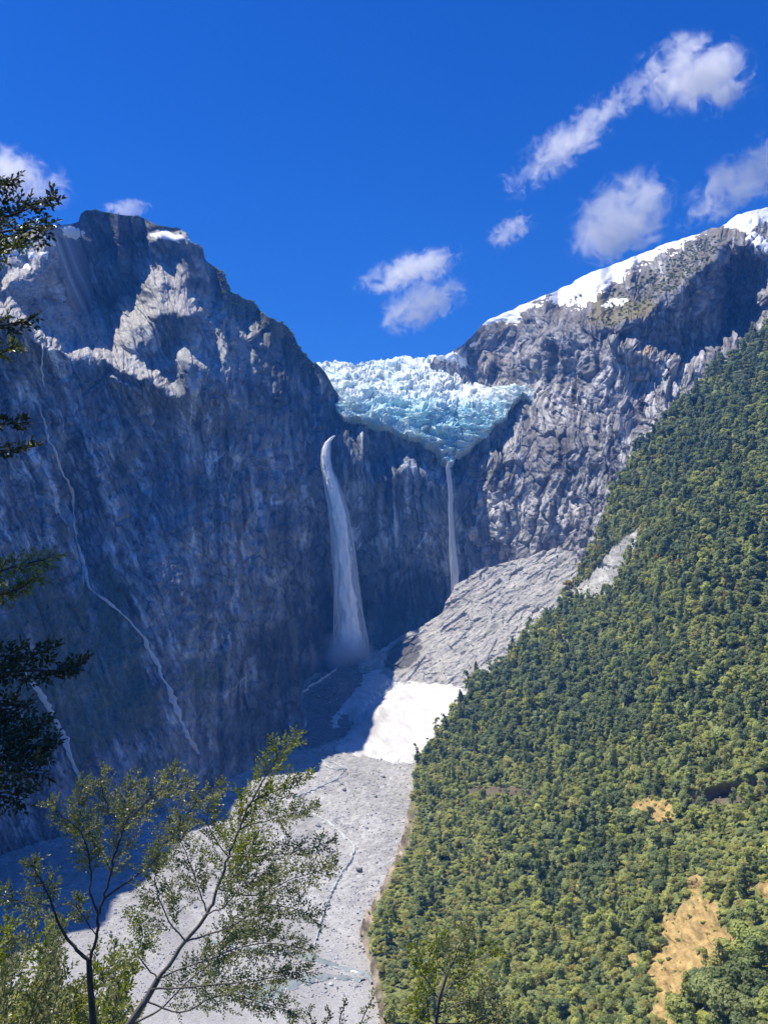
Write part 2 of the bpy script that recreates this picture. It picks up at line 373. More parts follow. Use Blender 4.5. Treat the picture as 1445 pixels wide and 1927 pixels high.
# far side of the crest: falls away behind, so that the mountain has a body
nb = 22
bk = []
for k in range(nb, 0, -1):
    q = P[0]+np.array([0, k*16.0, 0])
    q[:, 2] -= k*lerp(9.0, 22.0, sst(pxv, 240, 400))*(1+0.3*perlin(pxv/40, np.full_like(pxv, k/4), 9)); bk.append(q)
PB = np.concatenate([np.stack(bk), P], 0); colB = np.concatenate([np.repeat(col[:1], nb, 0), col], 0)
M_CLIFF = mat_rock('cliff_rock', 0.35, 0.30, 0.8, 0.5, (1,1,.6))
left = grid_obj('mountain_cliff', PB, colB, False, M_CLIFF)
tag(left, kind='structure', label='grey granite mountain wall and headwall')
L_P, L_N, L_PX, L_PY, L_top, L_bot = P, gnormals(blur(P, 2)), PX, PY, top, bot
def on_left(px, py):
    j = int(np.argmin(np.abs(L_PX[0]-px)))
    i = int(round((py-L_top[j])/(L_bot[j]-L_top[j])*(RL-1))); i = min(max(i, 0), RL-1)
    return Vector(L_P[i, j]), Vector(L_N[i, j])

# ------------------------------------------------------------------ right mountain
CREST_R = [(1040,628),(1090,612),(1135,622),(1180,612),(1215,598),(1250,556),(1300,528),(1335,500),(1350,470),(1395,448)]
def feat_r(px, py):
    f = step_up(px, py, CREST_R, 130, 50, 16)
    f = f+step_up(px, py, [(1140,650),(1200,668),(1250,678),(1290,690),(1340,664),(1390,640)], 70, 24, 16)
    f = f+step_up(px, py, [(1195,668),(1240,664),(1275,684)], 28, 26, 10)
    f = f+step_up(px, py, [(1275,706),(1330,680),(1375,656)], 36, 24, 10)
    f = f+18*blob(px, py, 1195, 760, 14, 90)+16*blob(px, py, 1095, 760, 20, 110, -.1)-16*blob(px, py, 1050, 860, 50, 60)
    f = f+step_up(px, py, [(880,722),(930,700),(985,690),(1040,640)], 40, 50, 20)
    f = f+14*blob(px, py, 1000, 640, 40, 60)+20*blob(px, py, 1075, 585, 14, 50)
    f = f-20*blob(px, py, 940, 900, 40, 70)+18*blob(px, py, 920, 1010, 20, 40)
    return f
CT_R = [(815,668,1850),(850,655,1800),(910,606,1780),(1040,552,1740),(1180,492,1690),(1290,452,1640),(1345,430,1600),(1390,405,1720),(1445,390,1780),(1760,330,1850),
 (1060,620,1500),(1135,630,1425),(1200,612,1405),(1250,570,1400),(1340,510,1385),(1390,460,1390),(1430,480,1380),(1438,560,1360),(1760,520,1300),(1250,648,1425),(1310,640,1430),(1250,700,1335),(1200,645,1415),(1345,600,1435),(1345,690,1295),(1400,500,1470),(1400,600,1470),
 (1180,560,1560),(1280,500,1520),(1100,560,1640),
 (1200,690,1350),(1300,700,1310),(1390,655,1290),(1445,620,1260),(1760,600,1250),
 (1150,700,1380),(1150,850,1320),(1200,850,1290),(1300,780,1240),(1400,700,1220),
 (990,750,1590),(1010,735,1600),(930,700,1720),(930,765,1650),(960,790,1560),(900,690,1770),(850,760,1800),(830,860,1640),
 (1000,850,1470),(930,830,1530),(905,900,1495),(880,860,1545),(870,950,1545),(893,1000,1500),(880,1070,1530),
 (1000,1000,1410),(950,1060,1450),(1080,1000,1340),(1040,1060,1370),(1110,1100,1300),(1000,1130,1400),(1080,700,1480),(1060,760,1470)]
D_R = TPS(CT_R, feat_r)
TOP_R = [(815,672),(835,670),(850,662),(870,650),(890,630),(910,607),(960,584),(1000,566),(1040,550),(1080,533),(1110,515),(1180,490),(1215,474),(1250,462),(1290,448),(1320,438),(1338,430),(1352,430),(1370,418),(1390,405),(1420,396),(1445,390),(1520,370),(1760,330)]
BOT_R = [(815,905),(850,980),(880,1090),(960,1110),(1110,1130),(1150,1060),(1200,960),(1300,860),(1400,770),(1500,690),(1760,620)]
RR, CR = 400, 560
pxv = np.concatenate([np.linspace(818, 1460, 500), np.linspace(1470, 1755, 60)]); top = pl(pxv, TOP_R)+1.0*fbm(pxv/16, pxv*0, 3, 12); bot = pl(pxv, BOT_R)
vv = np.linspace(0, 1, RR)[:, None]
PX = np.repeat(pxv[None], RR, 0); PY = top[None]+(bot-top)[None]*vv
WX = PX+8*fbm(PX/50, PY/50, 3, 401)+3*fbm(PX/12, PY/12, 2, 403); WY = PY+8*fbm(PX/50, PY/50, 3, 405)+4*fbm(PX/11, PY/11, 2, 407)
edge0 = sst(vv*RR, 0, 20)
DD = D_R(lerp(PX, WX, edge0), lerp(PY, WY, edge0))
P0 = unp(PX, PY, DD); N0 = gnormals(blur(P0, 5))
s = PX+0.12*PY+5*fbm(PX/40, PY/40, 2, 411)+16*fbm(PX/110, PY/80, 2, 412); tt = PY+14*fbm(PX/60, PY/70, 2, 414)
above = sst(pl(PX, [(815,640),(900,650),(1000,600)]+CREST_R[1:]+[(1760,430)])-PY+8*fbm(PX/25, PY/25, 2, 413), -4, 10)  # upper slope above the crest line
d = 11*fbm(s/80, tt/110, 3, 421)+4.0*ridged(s/30, tt/110, 2, 423)
h1, g1, r1 = facets(s/30, tt/80, 431, .8); h2, g2, r2 = facets(s/14, tt/30, 441, 1.0); h3, g3, r3 = facets(s/6, tt/14, 451, .8)
d = d+12*h1+5.5*h2+1.8*h3-2.2*sst(.16-g1, 0, .16)-1.0*sst(.18-g2, 0, .18)+.7*fbm(s/8, tt/10, 3, 461)
amp = (1-0.55*above)*(0.4+0.6*sst(vv*RR, 0, 20))
P = P0+N0*(d*amp*DD/FPX)[..., None]
ton = 0.235*np.exp(1.3*fbm(s/14, tt/90, 4, 471, .6)+1.0*fbm(s/18, PY/34, 5, 473, .68)+.5*fbm(PX/90, PY/90, 3, 475)+.4*(r2-.5))*(1-.55*sst(.10-np.abs(fbm(s/20, tt/34, 3, 477, .6)), 0, .09))
lst = np.clip(sst(ridged(s/20, tt/240, 2, 481), .45, .9)*sst(PY, 620, 700)+0.9*blob(PX, PY, 1150, 720, 16, 90, -.08)+0.8*blob(PX, PY, 1218, 700, 14, 60)+.5*blob(PX, PY, 940, 1000, 60, 60)+.45*blob(PX, PY, 1060, 1010, 60, 50), 0, 1)
ton = np.clip(ton*(1+0.9*lst), .06, .55)
ton = ton*(1-.25*blob(PX, PY, 1040, 830, 70, 70))
col = np.stack([ton*1.0, ton*.985, ton*1.0], -1)
brown = np.clip(above*sst(fbm(PX/30, PY/30, 4, 491), -.35, .2)+0.6*blob(PX, PY, 930, 690, 60, 45), 0, 1)
col = lerp(col, np.array([.145,.125,.095])*np.ones_like(col)*(.75+.5*rnd((PX//2).astype(np.int64), (PY//2).astype(np.int64), 7))[..., None], (0.75*brown)[..., None])
grassy = sst(blob(PX, PY, 1195, 590, 85, 28, -.2)+.8*blob(PX, PY, 1130, 560, 40, 40)+.5*fbm(PX/16, PY/16, 3, 495), .45, .75)*above
col = lerp(col, np.array([.19,.16,.07])*np.ones_like(col), (.8*grassy)[..., None])
orange = blob(PX, PY, 1214, 664, 9, 9)
col = lerp(col, np.array([.42,.26,.12])*np.ones_like(col), (.8*orange)[..., None])
nb = 20; bk = []
for k in range(nb, 0, -1):
    q = P[0]+np.array([0, k*18.0, 0]); q[:, 2] -= k*9.0; bk.append(q)
PB = np.concatenate([np.stack(bk), P], 0); colB = np.concatenate([np.repeat(col[:1], nb, 0), col], 0)
right = grid_obj('mountain', PB, colB, False, M_CLIFF)
tag(right, kind='structure', label='snow-topped grey mountain beside the glacier')
R_P, R_N, R_PX, R_PY, R_above = P, gnormals(blur(P, 3)), PX, PY, above

# ------------------------------------------------------------------ pale ice-worn slab at the foot of the right mountain
CT_S = [(670,1240,1400),(730,1215,1415),(800,1165,1405),(860,1105,1405),(900,1075,1400),(960,1055,1385),(1040,1035,1355),(1120,1040,1320),
 (690,1290,1320),(740,1265,1310),(780,1290,1255),(880,1300,1190),(1000,1210,1220),(1080,1100,1280),(900,1180,1300),(980,1120,1320),(840,1240,1275),(1000,1330,1110),(1120,1330,1050),(1120,1180,1190),(780,1350,1180)]
D_S = TPS(CT_S)
TOP_S = [(670,1248),(730,1214),(790,1178),(830,1150),(858,1104),(900,1075),(960,1056),(1000,1044),(1040,1034),(1075,1040),(1120,1060)]
BOT_S = [(670,1300),(780,1360),(880,1370),(1120,1350)]
RS, CS = 230, 330
pxv = np.linspace(676, 1118, CS); top = pl(pxv, TOP_S)+2*fbm(pxv/20, pxv*0, 3, 22); bot = pl(pxv, BOT_S)
vv = np.linspace(0, 1, RS)[:, None]
PX = np.repeat(pxv[None], RS, 0); PY = top[None]+(bot-top)[None]*vv
DD = D_S(PX, PY); P0 = unp(PX, PY, DD); N0 = gnormals(blur(P0, 4))
a = math.radians(-33); s = PX*math.cos(a)+PY*math.sin(a)+4*fbm(PX/40, PY/40, 2, 501); tt = -PX*math.sin(a)+PY*math.cos(a)
h1, g1, r1 = facets(s/60, tt/22, 511, .9); h2, g2, r2 = facets(s/26, tt/9, 521, .9); h3, g3, r3 = facets(s/9, tt/5, 531, .8)
d = 6*fbm(s/90, tt/45, 3, 541)+3.6*h1+2.6*h2+1.5*h3+2.4*ridged(s/60, tt/10, 2, 543)+1.2*fbm(s/8, tt/6, 3, 545)
P = P0+N0*(d*DD/FPX)[..., None]
ton = .39*(1+.30*fbm(s/70, tt/8, 4, 551)+.30*fbm(PX/16, PY/16, 4, 553))
ton = ton*(1-.5*sst(ridged(s/90, tt/12, 2, 555), .78, .95))
dk = sst(blob(PX, PY, 760, 1232, 46, 30, -.6)+.3*fbm(PX/12, PY/12, 2, 557), .4, .6)
ton = np.clip(lerp(ton, .09*(1+.5*h2), dk), .04, .6)
col = np.stack([ton, ton*.99, ton*.99], -1)
bk = []
for k in range(8, 0, -1):
    q = P[0]+np.array([0, k*14.0, 0]); q[:, 2] -= k*9.0; bk.append(q)
PB = np.concatenate([np.stack(bk), P], 0); colB = np.concatenate([np.repeat(col[:1], 8, 0), col], 0)
slab = grid_obj('rock_slope', PB, colB, False, M_CLIFF)
tag(slab, kind='structure', label='pale ice-worn rock slope below the right-hand mountain')

# ------------------------------------------------------------------ forested slope
XL = [(560,1500),(600,1470),(640,1408),(665,1385),(700,1348),(760,1290),(800,1245),(850,1195),(900,1165),(960,1140),(1050,1105),(1100,1070),(1150,1040),(1200,992),(1250,940),(1290,890),(1350,845),(1430,784),(1500,774),(1560,760),(1620,742),(1680,708),(1720,686),(1760,676),(1800,692),(1850,702),(1927,716),(2120,735)]
def feat_f(px, py):
    f = 17*blob(px, py, 1365, 1502, 72, 15, -.25)-13*blob(px, py, 1350, 1470, 90, 14, -.25)
    f = f-14*blob(px, py, 1235, 1520, 45, 26)+10*blob(px, py, 950, 1480, 80, 14)
    f = f-10*blob(px, py, 1300, 1655, 26, 16)-9*blob(px, py, 1432, 1668, 26, 20)-8*blob(px, py, 1080, 1675, 18, 12)
    f = f+22*blob(px, py, 1140, 1060, 26, 90, .5)
    f = f+9*blob(px, py, 1290, 1800, 90, 100)
    return f
CT_F = [(1470,600,1230),(1348,700,1205),(1245,800,1185),(1165,900,1180),(1105,1050,1165),(992,1200,1125),(890,1290,1080),(784,1430,930),(774,1500,825),(742,1620,660),(686,1720,558),(676,1765,528),(692,1800,505),(716,1927,420),(735,2120,335),
 (1760,500,1240),(1760,800,800),(1760,1100,560),(1760,1500,360),(1760,1927,215),(1760,2120,170),(1445,800,950),(1445,1100,700),(1445,1300,560),(1445,1500,440),(1445,1700,345),(1445,1927,262),(1445,2120,215),
 (1100,1300,850),(1100,1500,650),(1100,1700,490),(1100,1927,350),(1100,2120,290),(900,1500,770),(900,1700,570),(900,1927,410),(900,2120,330),(1250,1000,880),(1250,1200,760)]
D_F = TPS(CT_F, feat_f)
RF, CF = 440, 330
pyv = np.linspace(585, 2110, RF); xl = np.interp(pyv, *np.array(XL, float).T)+2.5*fbm(pyv/22, pyv*0, 3, 32)
uu = np.linspace(0, 1, CF)[None, :]**1.15
PY = np.repeat(pyv[:, None], CF, 1); PX = xl[:, None]+(1755-xl[:, None])*uu
DD = D_F(PX, PY); P0 = unp(PX, PY, DD); N0 = gnormals(blur(P0, 4))
h1, g1, r1 = facets(PX/34, PY/26, 601, .8); h2, g2, r2 = facets(PX/13, PY/11, 611, .8)
d = 10*fbm(PX/70, PY/70, 4, 621)
gul = fbm((PX+.5*PY)/90, (PY-.5*PX)/200, 3, 623); d = d+9*gul
ochre = np.clip(sst(poly_sd(PX, PY, [(1232,1735),(1275,1700),(1300,1690),(1345,1690),(1352,1740),(1392,1775),(1395,1815),(1330,1822),(1300,1850),(1262,1930),(1225,1935),(1232,1850),(1205,1835),(1215,1800),(1250,1780)])+20*fbm(PX/22, PY/22, 4, 631, .6), -6, 8)
  +sst(poly_sd(PX, PY, [(1186,1512),(1215,1500),(1250,1503),(1275,1520),(1262,1552),(1215,1560),(1188,1550)])+8*fbm(PX/14, PY/14, 3, 633), -3, 4)
  +sst(poly_sd(PX, PY, [(1286,1655),(1310,1645),(1330,1655),(1312,1682),(1288,1680)])+4*fbm(PX/9, PY/9, 3, 635), -2, 2)
  +sst(poly_sd(PX, PY, [(1420,1662),(1460,1650),(1470,1690),(1430,1692)])+4*fbm(PX/9, PY/9, 3, 637), -2, 2)
  +sst(poly_sd(PX, PY, [(1062,1668),(1085,1664),(1098,1680),(1080,1690),(1064,1684)])+3*fbm(PX/7, PY/7, 3, 639), -2, 2)
  +.9*sst(poly_sd(PX, PY, [(1180,1800),(1195,1795),(1200,1820),(1186,1830)])+3*fbm(PX/7, PY/7, 3, 640), -2, 2), 0, 1)
scar = np.clip(sst(poly_sd(PX, PY, [(1060,1110),(1100,1085),(1118,1070),(1150,1030),(1190,1000),(1215,985),(1190,1040),(1165,1075),(1160,1105),(1120,1130),(1085,1130)])+9*fbm(PX/13, PY/13, 3, 641), -3, 4), 0, 1)
cliffs = np.clip(sst(poly_sd(PX, PY, [(1280,1500),(1340,1484),(1440,1462),(1450,1486),(1400,1512),(1330,1526),(1290,1520)])+8*fbm(PX/12, PY/12, 3, 651), -2, 3)
  +sst(poly_sd(PX, PY, [(872,1478),(940,1478),(1045,1488),(1048,1502),(960,1500),(880,1496)])+5*fbm(PX/10, PY/10, 3, 653), -2, 2)
  +sst(18-(PX-xl[:, None])+12*fbm(PX/14, PY/20, 3, 655), -2, 8)*sst(PY, 1470, 1560), 0, 1)
bare = np.clip(ochre+scar+cliffs, 0, 1)
P = P0+N0*((d+bare*(3.2*h1+2.2*h2+1.0*fbm(PX/6, PY/6, 2, 661)))*DD/FPX)[..., None]
soil = np.array([.22,.25,.085])*np.ones(PX.shape+(3,))*(0.8+.5*fbm(PX/12, PY/12, 3, 671))[..., None]
col = lerp(soil, np.array([.50,.35,.14])*np.ones_like(soil)*(.8+.55*fbm(PX/10, PY/14, 4, 673)+.25*(r2-.5))[..., None], ochre[..., None])
col = lerp(col, np.array([.36,.36,.36])*np.ones_like(soil)*(.75+.6*r2)[..., None], scar[..., None])
tan = sst(fbm(PX/20, PY/30, 3, 675)-.0, -.2, .3)
col = lerp(col, lerp(np.array([.13,.105,.07])*np.ones_like(soil), np.array([.36,.30,.23])*np.ones_like(soil), (tan*sst(900-PX, 0, 80))[..., None])*(.7+.6*r2)[..., None], (np.clip(cliffs-ochre, 0, 1))[..., None])
bk = []
lc = P[:, 0]
for k in range(14, 0, -1):
    q = lc.copy(); q[:, 0] += k*3.0*DD[:, 0]/600; q[:, 1] += k*10.0; q[:, 2] -= k*(7.0+0*k)*DD[:, 0]/700; bk.append(q)
PB = np.concatenate([np.stack(bk, 1), P], 1); colB = np.concatenate([np.repeat(col[:, :1], 14, 1), col], 1)
M_SLOPE = mat_rock('slope_soil', 0.5, 0.3, 0.95, 0.5)
slope = grid_obj('forest_slope', PB, colB, False, M_SLOPE)
tag(slope, kind='structure', label='steep forested mountainside with ochre scree')
F_P, F_PX, F_PY, F_D, F_bare, F_ochre, F_xl, F_N = P, PX, PY, DD, bare, ochre, xl, gnormals(blur(P, 4))
# ------------------------------------------------------------------ glacier
TOP_G = [(560,694),(600,684),(625,682),(660,686),(700,681),(740,677),(765,673),(800,674),(833,670),(850,672),(872,676),(886,690),(892,716),(905,728),(940,727),(982,726),(1020,738)]
BOT_G = [(560,735),(612,742),(634,770),(648,784),(664,778),(680,792),(700,794),(716,803),(740,806),(770,822),(792,826),(800,836),(818,838),(826,852),(836,872),(852,874),(860,856),(872,846),(890,838),(900,826),(918,818),(932,796),(950,786),(962,764),(984,740),(1020,760)]
def feat_g(px, py):
    f = step_up(px, py, [(660,745),(690,735),(740,742),(800,752),(860,745)], 36, 16, 14)
    f = f+step_up(px, py, [(690,785),(735,775),(790,778),(835,762),(890,748)], 26, 14, 14)
    return f+step_up(px, py, [(800,822),(830,806),(850,806),(870,830)], 20, 16, 8)
D_G = TPS([(560,694,1930),(600,690,1880),(700,684,1950),(760,678,1980),(850,676,1980),(884,700,1880),(900,729,1720),(980,730,1585),(1020,740,1585),
 (560,735,1700),(612,742,1620),(640,776,1520),(700,798,1512),(740,808,1508),(800,838,1498),(842,872,1490),(868,856,1496),(900,831,1505),(930,804,1515),(960,768,1540),(984,738,1580),
 (640,720,1640),(700,740,1600),(820,740,1640),(900,760,1580),(760,780,1540),(850,790,1540),(760,715,1740),(840,710,1800)], feat_g)
RG, CG = 190, 420
pxv = np.linspace(575, 1005, CG); top = pl(pxv, TOP_G)+2.0*fbm(pxv/9, pxv*0, 3, 52)-2.0*np.abs(fbm(pxv/5, pxv*0, 2, 53)); bot = pl(pxv, BOT_G)+1.6*fbm(pxv/10, pxv*0, 3, 54)
vv = np.linspace(0, 1, RG)[:, None]
PX = np.repeat(pxv[None], RG, 0); PY = top[None]+(bot-top)[None]*vv
WX = PX+7*fbm(PX/30, PY/20, 3, 701); WY = PY+7*fbm(PX/30, PY/20, 3, 705)+2*fbm(PX/8, PY/6, 2, 706)
DD = D_G(PX, lerp(PY, WY, sst(vv*RG, 0, 14))); P0 = unp(PX, PY, DD); N0 = gnormals(blur(P0, 4))
s = PX+.3*PY; tt = PY-.15*PX
h0, g0, r0 = facets(s/44+.6*fbm(PX/30, PY/20, 2, 708), tt/12+.3*fbm(PX/20, PY/20, 2, 710), 707, .8); h1, g1, r1 = facets(s/17+.6*fbm(PX/20, PY/20, 2, 709), tt/7, 711, .8); h2, g2, r2 = facets(s/6.5, tt/5, 721, .9); h3, g3, r3 = facets(s/3.2, tt/2.6, 731, .9)
lowr = sst(PY, 735, 790)
band = ridged(PX/80+.5*fbm(PX/30, PY/20, 2, 747), (PY-.0012*(PX-790)**2)/15, 2, 743)
d = 7*fbm(PX/40, PY/22, 3, 741)+6*band+9*h0+4.2*h1+1.5*h2+.7*h3-5*sst(.12-g0, 0, .12)-2.0*sst(.22-g1, 0, .22)-1.6*sst(.25-g2, 0, .25)+2.2*ridged(PX/14, PY/7, 2, 745)
P = P0+N0*(d*(0.6+.4*sst(vv*RG, 0, 10))*DD/FPX)[..., None]
blue = np.clip(.40+.55*sst(fbm(PX/28, PY/18, 4, 751), -.25, .35)*lowr+.35*blob(PX, PY, 725, 765, 55, 28)+.35*blob(PX, PY, 835, 800, 45, 30)+.3*(r0-.5)+.25*(r1-.5)-.2*(1-lowr), 0, 1)
blue = np.where(sst(fbm(PX/10, PY/4.5, 2, 755), .18, .3) > .5, blue*.35, blue)
col = lerp(np.array([.90,.95,.96])*np.ones(PX.shape+(3,)), np.array([.46,.80,.90])*np.ones(PX.shape+(3,)), blue[..., None])
dirt = sst(fbm(PX/35, PY/12, 3, 757), .25, .6)*sst(800-PX, -40, 40)*.25
col = col*(1-dirt)[..., None]
bk = [P[0]+np.array([0, k*20.0, -k*6.0]) for k in range(14, 0, -1)]
fr = [P[-1]+np.array([0, k*12.0, -k*1.5]) for k in range(1, 6)]
PB = np.concatenate([np.stack(bk), P, np.stack(fr)], 0); colB = np.concatenate([np.repeat(col[:1], 14, 0), col, np.repeat(col[-1:], 5, 0)], 0)
M_ICE, n, l, b = mat_new('glacier_ice')
at = n.new('ShaderNodeAttribute'); at.attribute_name = 'tone'
l.new(at.outputs['Color'], b.inputs['Base Color']); b.inputs['Roughness'].default_value = .55; b.inputs['Specular IOR Level'].default_value = .35
tr = n.new('ShaderNodeBsdfTranslucent'); ms = n.new('ShaderNodeMixShader'); ms.inputs[0].default_value = .2
l.new(at.outputs['Color'], tr.inputs['Color']); l.new(b.outputs[0], ms.inputs[1]); l.new(tr.outputs[0], ms.inputs[2]); l.new(ms.outputs[0], n['Material Output'].inputs['Surface'])
gl = grid_obj('glacier', PB, colB, False, M_ICE)
tag(gl, 'crevassed pale blue hanging glacier wedged between the two mountains', 'glacier')

# ------------------------------------------------------------------ snow
M_SNOW = mat_plain('snow', (.84,.86,.88), .6, .06, .06, .3, .15)
def snow_sheet(name, label, P, N, PX, PY, m, thick=1.6, group=None):
    keep = m > -.5
    rr = np.where(keep.any(1))[0]; cc = np.where(keep.any(0))[0]
    r0, r1, c0, c1 = max(rr[0]-1, 0), rr[-1]+2, max(cc[0]-1, 0), cc[-1]+2
    h = np.clip(m, -1, 1.4)*thick
    Q = blur(P, 2)+N*(h+.3)[..., None]
    o = grid_obj(name, Q[r0:r1, c0:c1], None, True, M_SNOW, keep[r0:r1, c0:c1])
    tag(o, label, 'snow', group); return o
low = pl(R_PX, [(895,610),(905,614),(925,628),(955,615),(975,603),(1000,588),(1040,572),(1060,584),(1120,578),(1128,562),(1165,540),(1185,520),(1235,492),(1295,466),(1340,440)])
m = (low-R_PY)/9+3.6*fbm((R_PX+R_PY)/30, R_PY/11, 4, 801, .64)-1.4
m = np.minimum(m, (R_PX-900)/8); m = np.minimum(m, (1336-R_PX)/6)
snow_sheet('snow_field', 'long white snowfield along the sloping skyline ridge above the glacier', R_P, R_N, R_PX, R_PY, m)
def psnow(pp, sc_=5, ns=1.5, seed=0, ref='R'):
    A, B = (R_PX, R_PY) if ref == 'R' else (L_PX, L_PY)
    return poly_sd(A, B, pp)/sc_+ns*fbm(A/14, B/9, 3, seed)
for k, (pp, lab) in enumerate([
  ([(1358,424),(1375,408),(1395,396),(1420,392),(1470,380),(1470,412),(1440,414),(1425,424),(1410,438),(1392,432),(1375,428)], 'white snow on the far summit at the top of the skyline'),
  ([(1404,444),(1418,440),(1436,462),(1470,480),(1470,500),(1440,482),(1420,466)], 'narrow white snow tongue right of the dark cliff alcove'),
  ([(1130,580),(1150,564),(1180,560),(1172,574),(1140,582)], 'small snow patch just below the ridge snowfield, beside a dark gully'),
  ([(818,668),(848,662),(872,672),(884,688),(878,694),(850,678),(830,680)], 'snow wedge between glacier top and brown rock'),
  ([(886,646),(896,644),(898,650),(888,652)], 'tiny snow patch on bare rock above the glacier')]):
    snow_sheet('snow_patch', lab, R_P, R_N, R_PX, R_PY, psnow(pp, 4, 1.2, 810+k), 1.4, 'snow patches on the right-hand mountain')
for k, (pp, lab) in enumerate([
  ([(114,430),(132,424),(150,432),(154,446),(140,452),(122,446)], 'brightest snow patch on the shoulder just below the summit block'),
  ([(4,474),(22,458),(40,464),(42,478),(20,486),(0,484)], 'snow patch on the pale shoulder by the overhanging leaves'),
  ([(-40,448),(30,446),(62,452),(58,462),(20,468),(-40,470)], 'wide snow strip along the skyline behind the overhanging leaves'),
  ([(52,478),(64,474),(68,486),(56,488)], 'small snow spot on the pale shoulder, lower of two'),
  ([(76,476),(90,474),(88,484),(76,486)], 'small snow spot on the pale shoulder beside the cliff edge'),
  ([(46,498),(60,502),(58,508),(46,506)], 'smallest and lowest snow spot on the pale shoulder'),
  ([(84,446),(100,452),(106,462),(92,458)], 'thin snow strip between the two larger shoulder patches'),
  ([(158,436),(168,446),(172,452),(160,450)], 'snow sliver against the foot of the summit block'),
  ([(284,444),(310,434),(345,448),(374,460),(340,458),(300,450)], 'thin snow ledge under the summit cap')]):
    snow_sheet('snow_patch', lab, L_P, L_N, L_PX, L_PY, psnow(pp, 3.5, .9, 830+k, 'L'), 1.5, 'snow patches on the left-hand mountain')
# avalanche cone under the falls, and the shaded tongue beside it
D_C = TPS([(690,1235,1420),(730,1222,1415),(766,1250,1360),(800,1275,1270),(870,1290,1190),(900,1310,1150),(720,1300,1225),(760,1330,1155),(690,1340,1150),(640,1372,1120),(604,1350,1180),(650,1392,1075),(630,1400,1060),(700,1436,1005),(720,1440,995),(772,1444,985),(840,1370,1065),(664,1300,1260),(930,1250,1250),(580,1400,1090),(640,1230,1440),(600,1470,960),(930,1470,930)])
def floor_snow(name, label, poly, thick, box, seed, mat, sc_=9, edge=1.7):
    gx, gy = np.meshgrid(np.linspace(box[0], box[1], 260), np.linspace(box[2], box[3], 230))
    sd = poly_sd(gx, gy, poly)+edge*(7*fbm(gx/22, gy/14, 4, seed, .6)+2.5*fbm(gx/5, gy/4, 2, seed+1))
    m = np.clip(sd/sc_, -1, 3)
    Q = unp(gx, gy, D_C(gx, gy))
    h = np.where(m > 0, 1-(1-np.clip(m, 0, 3)/3)**2, m*3.5)
    Q[..., 2] += thick*(h-1)+1.0*fbm(gx/16, gy/7, 4, seed+3)*np.clip(m, 0, 1)
    tone = (.60+.13*fbm(gx/18, gy/10, 4, seed+5))
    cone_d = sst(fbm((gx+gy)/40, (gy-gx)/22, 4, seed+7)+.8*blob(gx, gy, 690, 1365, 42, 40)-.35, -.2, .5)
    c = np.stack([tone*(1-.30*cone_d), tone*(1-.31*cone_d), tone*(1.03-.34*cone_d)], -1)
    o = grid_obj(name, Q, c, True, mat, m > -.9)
    return tag(o, label, 'snow')
M_SNOWT = mat_rock('old_snow', .5, .05, .6, .25)
floor_snow('snow_cone', 'broad sunlit white avalanche snow cone at the foot of the pale rock slope', [(766,1252),(800,1270),(870,1288),(900,1310),(850,1360),(810,1420),(772,1442),(720,1436),(664,1424),(628,1400),(668,1352),(700,1318),(736,1290)], 5.0, (600,930,1230,1470), 861, M_SNOWT)
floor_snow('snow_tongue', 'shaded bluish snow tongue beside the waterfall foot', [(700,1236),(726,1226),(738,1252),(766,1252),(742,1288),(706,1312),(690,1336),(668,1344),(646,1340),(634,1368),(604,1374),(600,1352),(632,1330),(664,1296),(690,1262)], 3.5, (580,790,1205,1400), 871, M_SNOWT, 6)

# ------------------------------------------------------------------ waterfalls
def mat_water(name, dens=.55, col=(.86,.9,.94)):
    m, n, l, b = mat_new(name)
    tc = n.new('ShaderNodeTexCoord'); mp = n.new('ShaderNodeMapping'); mp.inputs['Scale'].default_value = (1.0, 1.0, .12)
    ns = n.new('ShaderNodeTexNoise'); ns.inputs['Scale'].default_value = .6; ns.inputs['Detail'].default_value = 5
    mr = n.new('ShaderNodeMapRange'); mr.inputs['From Min'].default_value = .32; mr.inputs['From Max'].default_value = .62; mr.inputs['To Min'].default_value = dens*.85; mr.inputs['To Max'].default_value = min(1, dens*1.5)
    l.new(tc.outputs['Object'], mp.inputs['Vector']); l.new(mp.outputs[0], ns.inputs['Vector']); l.new(ns.outputs['Fac'], mr.inputs['Value'])
    b.inputs['Base Color'].default_value = (*col, 1); b.inputs['Roughness'].default_value = .7
    tr = n.new('ShaderNodeBsdfTranslucent'); tr.inputs['Color'].default_value = (*col, 1)
    ms = n.new('ShaderNodeMixShader'); ms.inputs[0].default_value = .25
    tp = n.new('ShaderNodeBsdfTransparent'); m2 = n.new('ShaderNodeMixShader')
    l.new(b.outputs[0], ms.inputs[1]); l.new(tr.outputs[0], ms.inputs[2]); l.new(mr.outputs[0], m2.inputs[0]); l.new(tp.outputs[0], m2.inputs[1]); l.new(ms.outputs[0], m2.inputs[2])
    l.new(m2.outputs[0], n['Material Output'].inputs['Surface'])
    return m
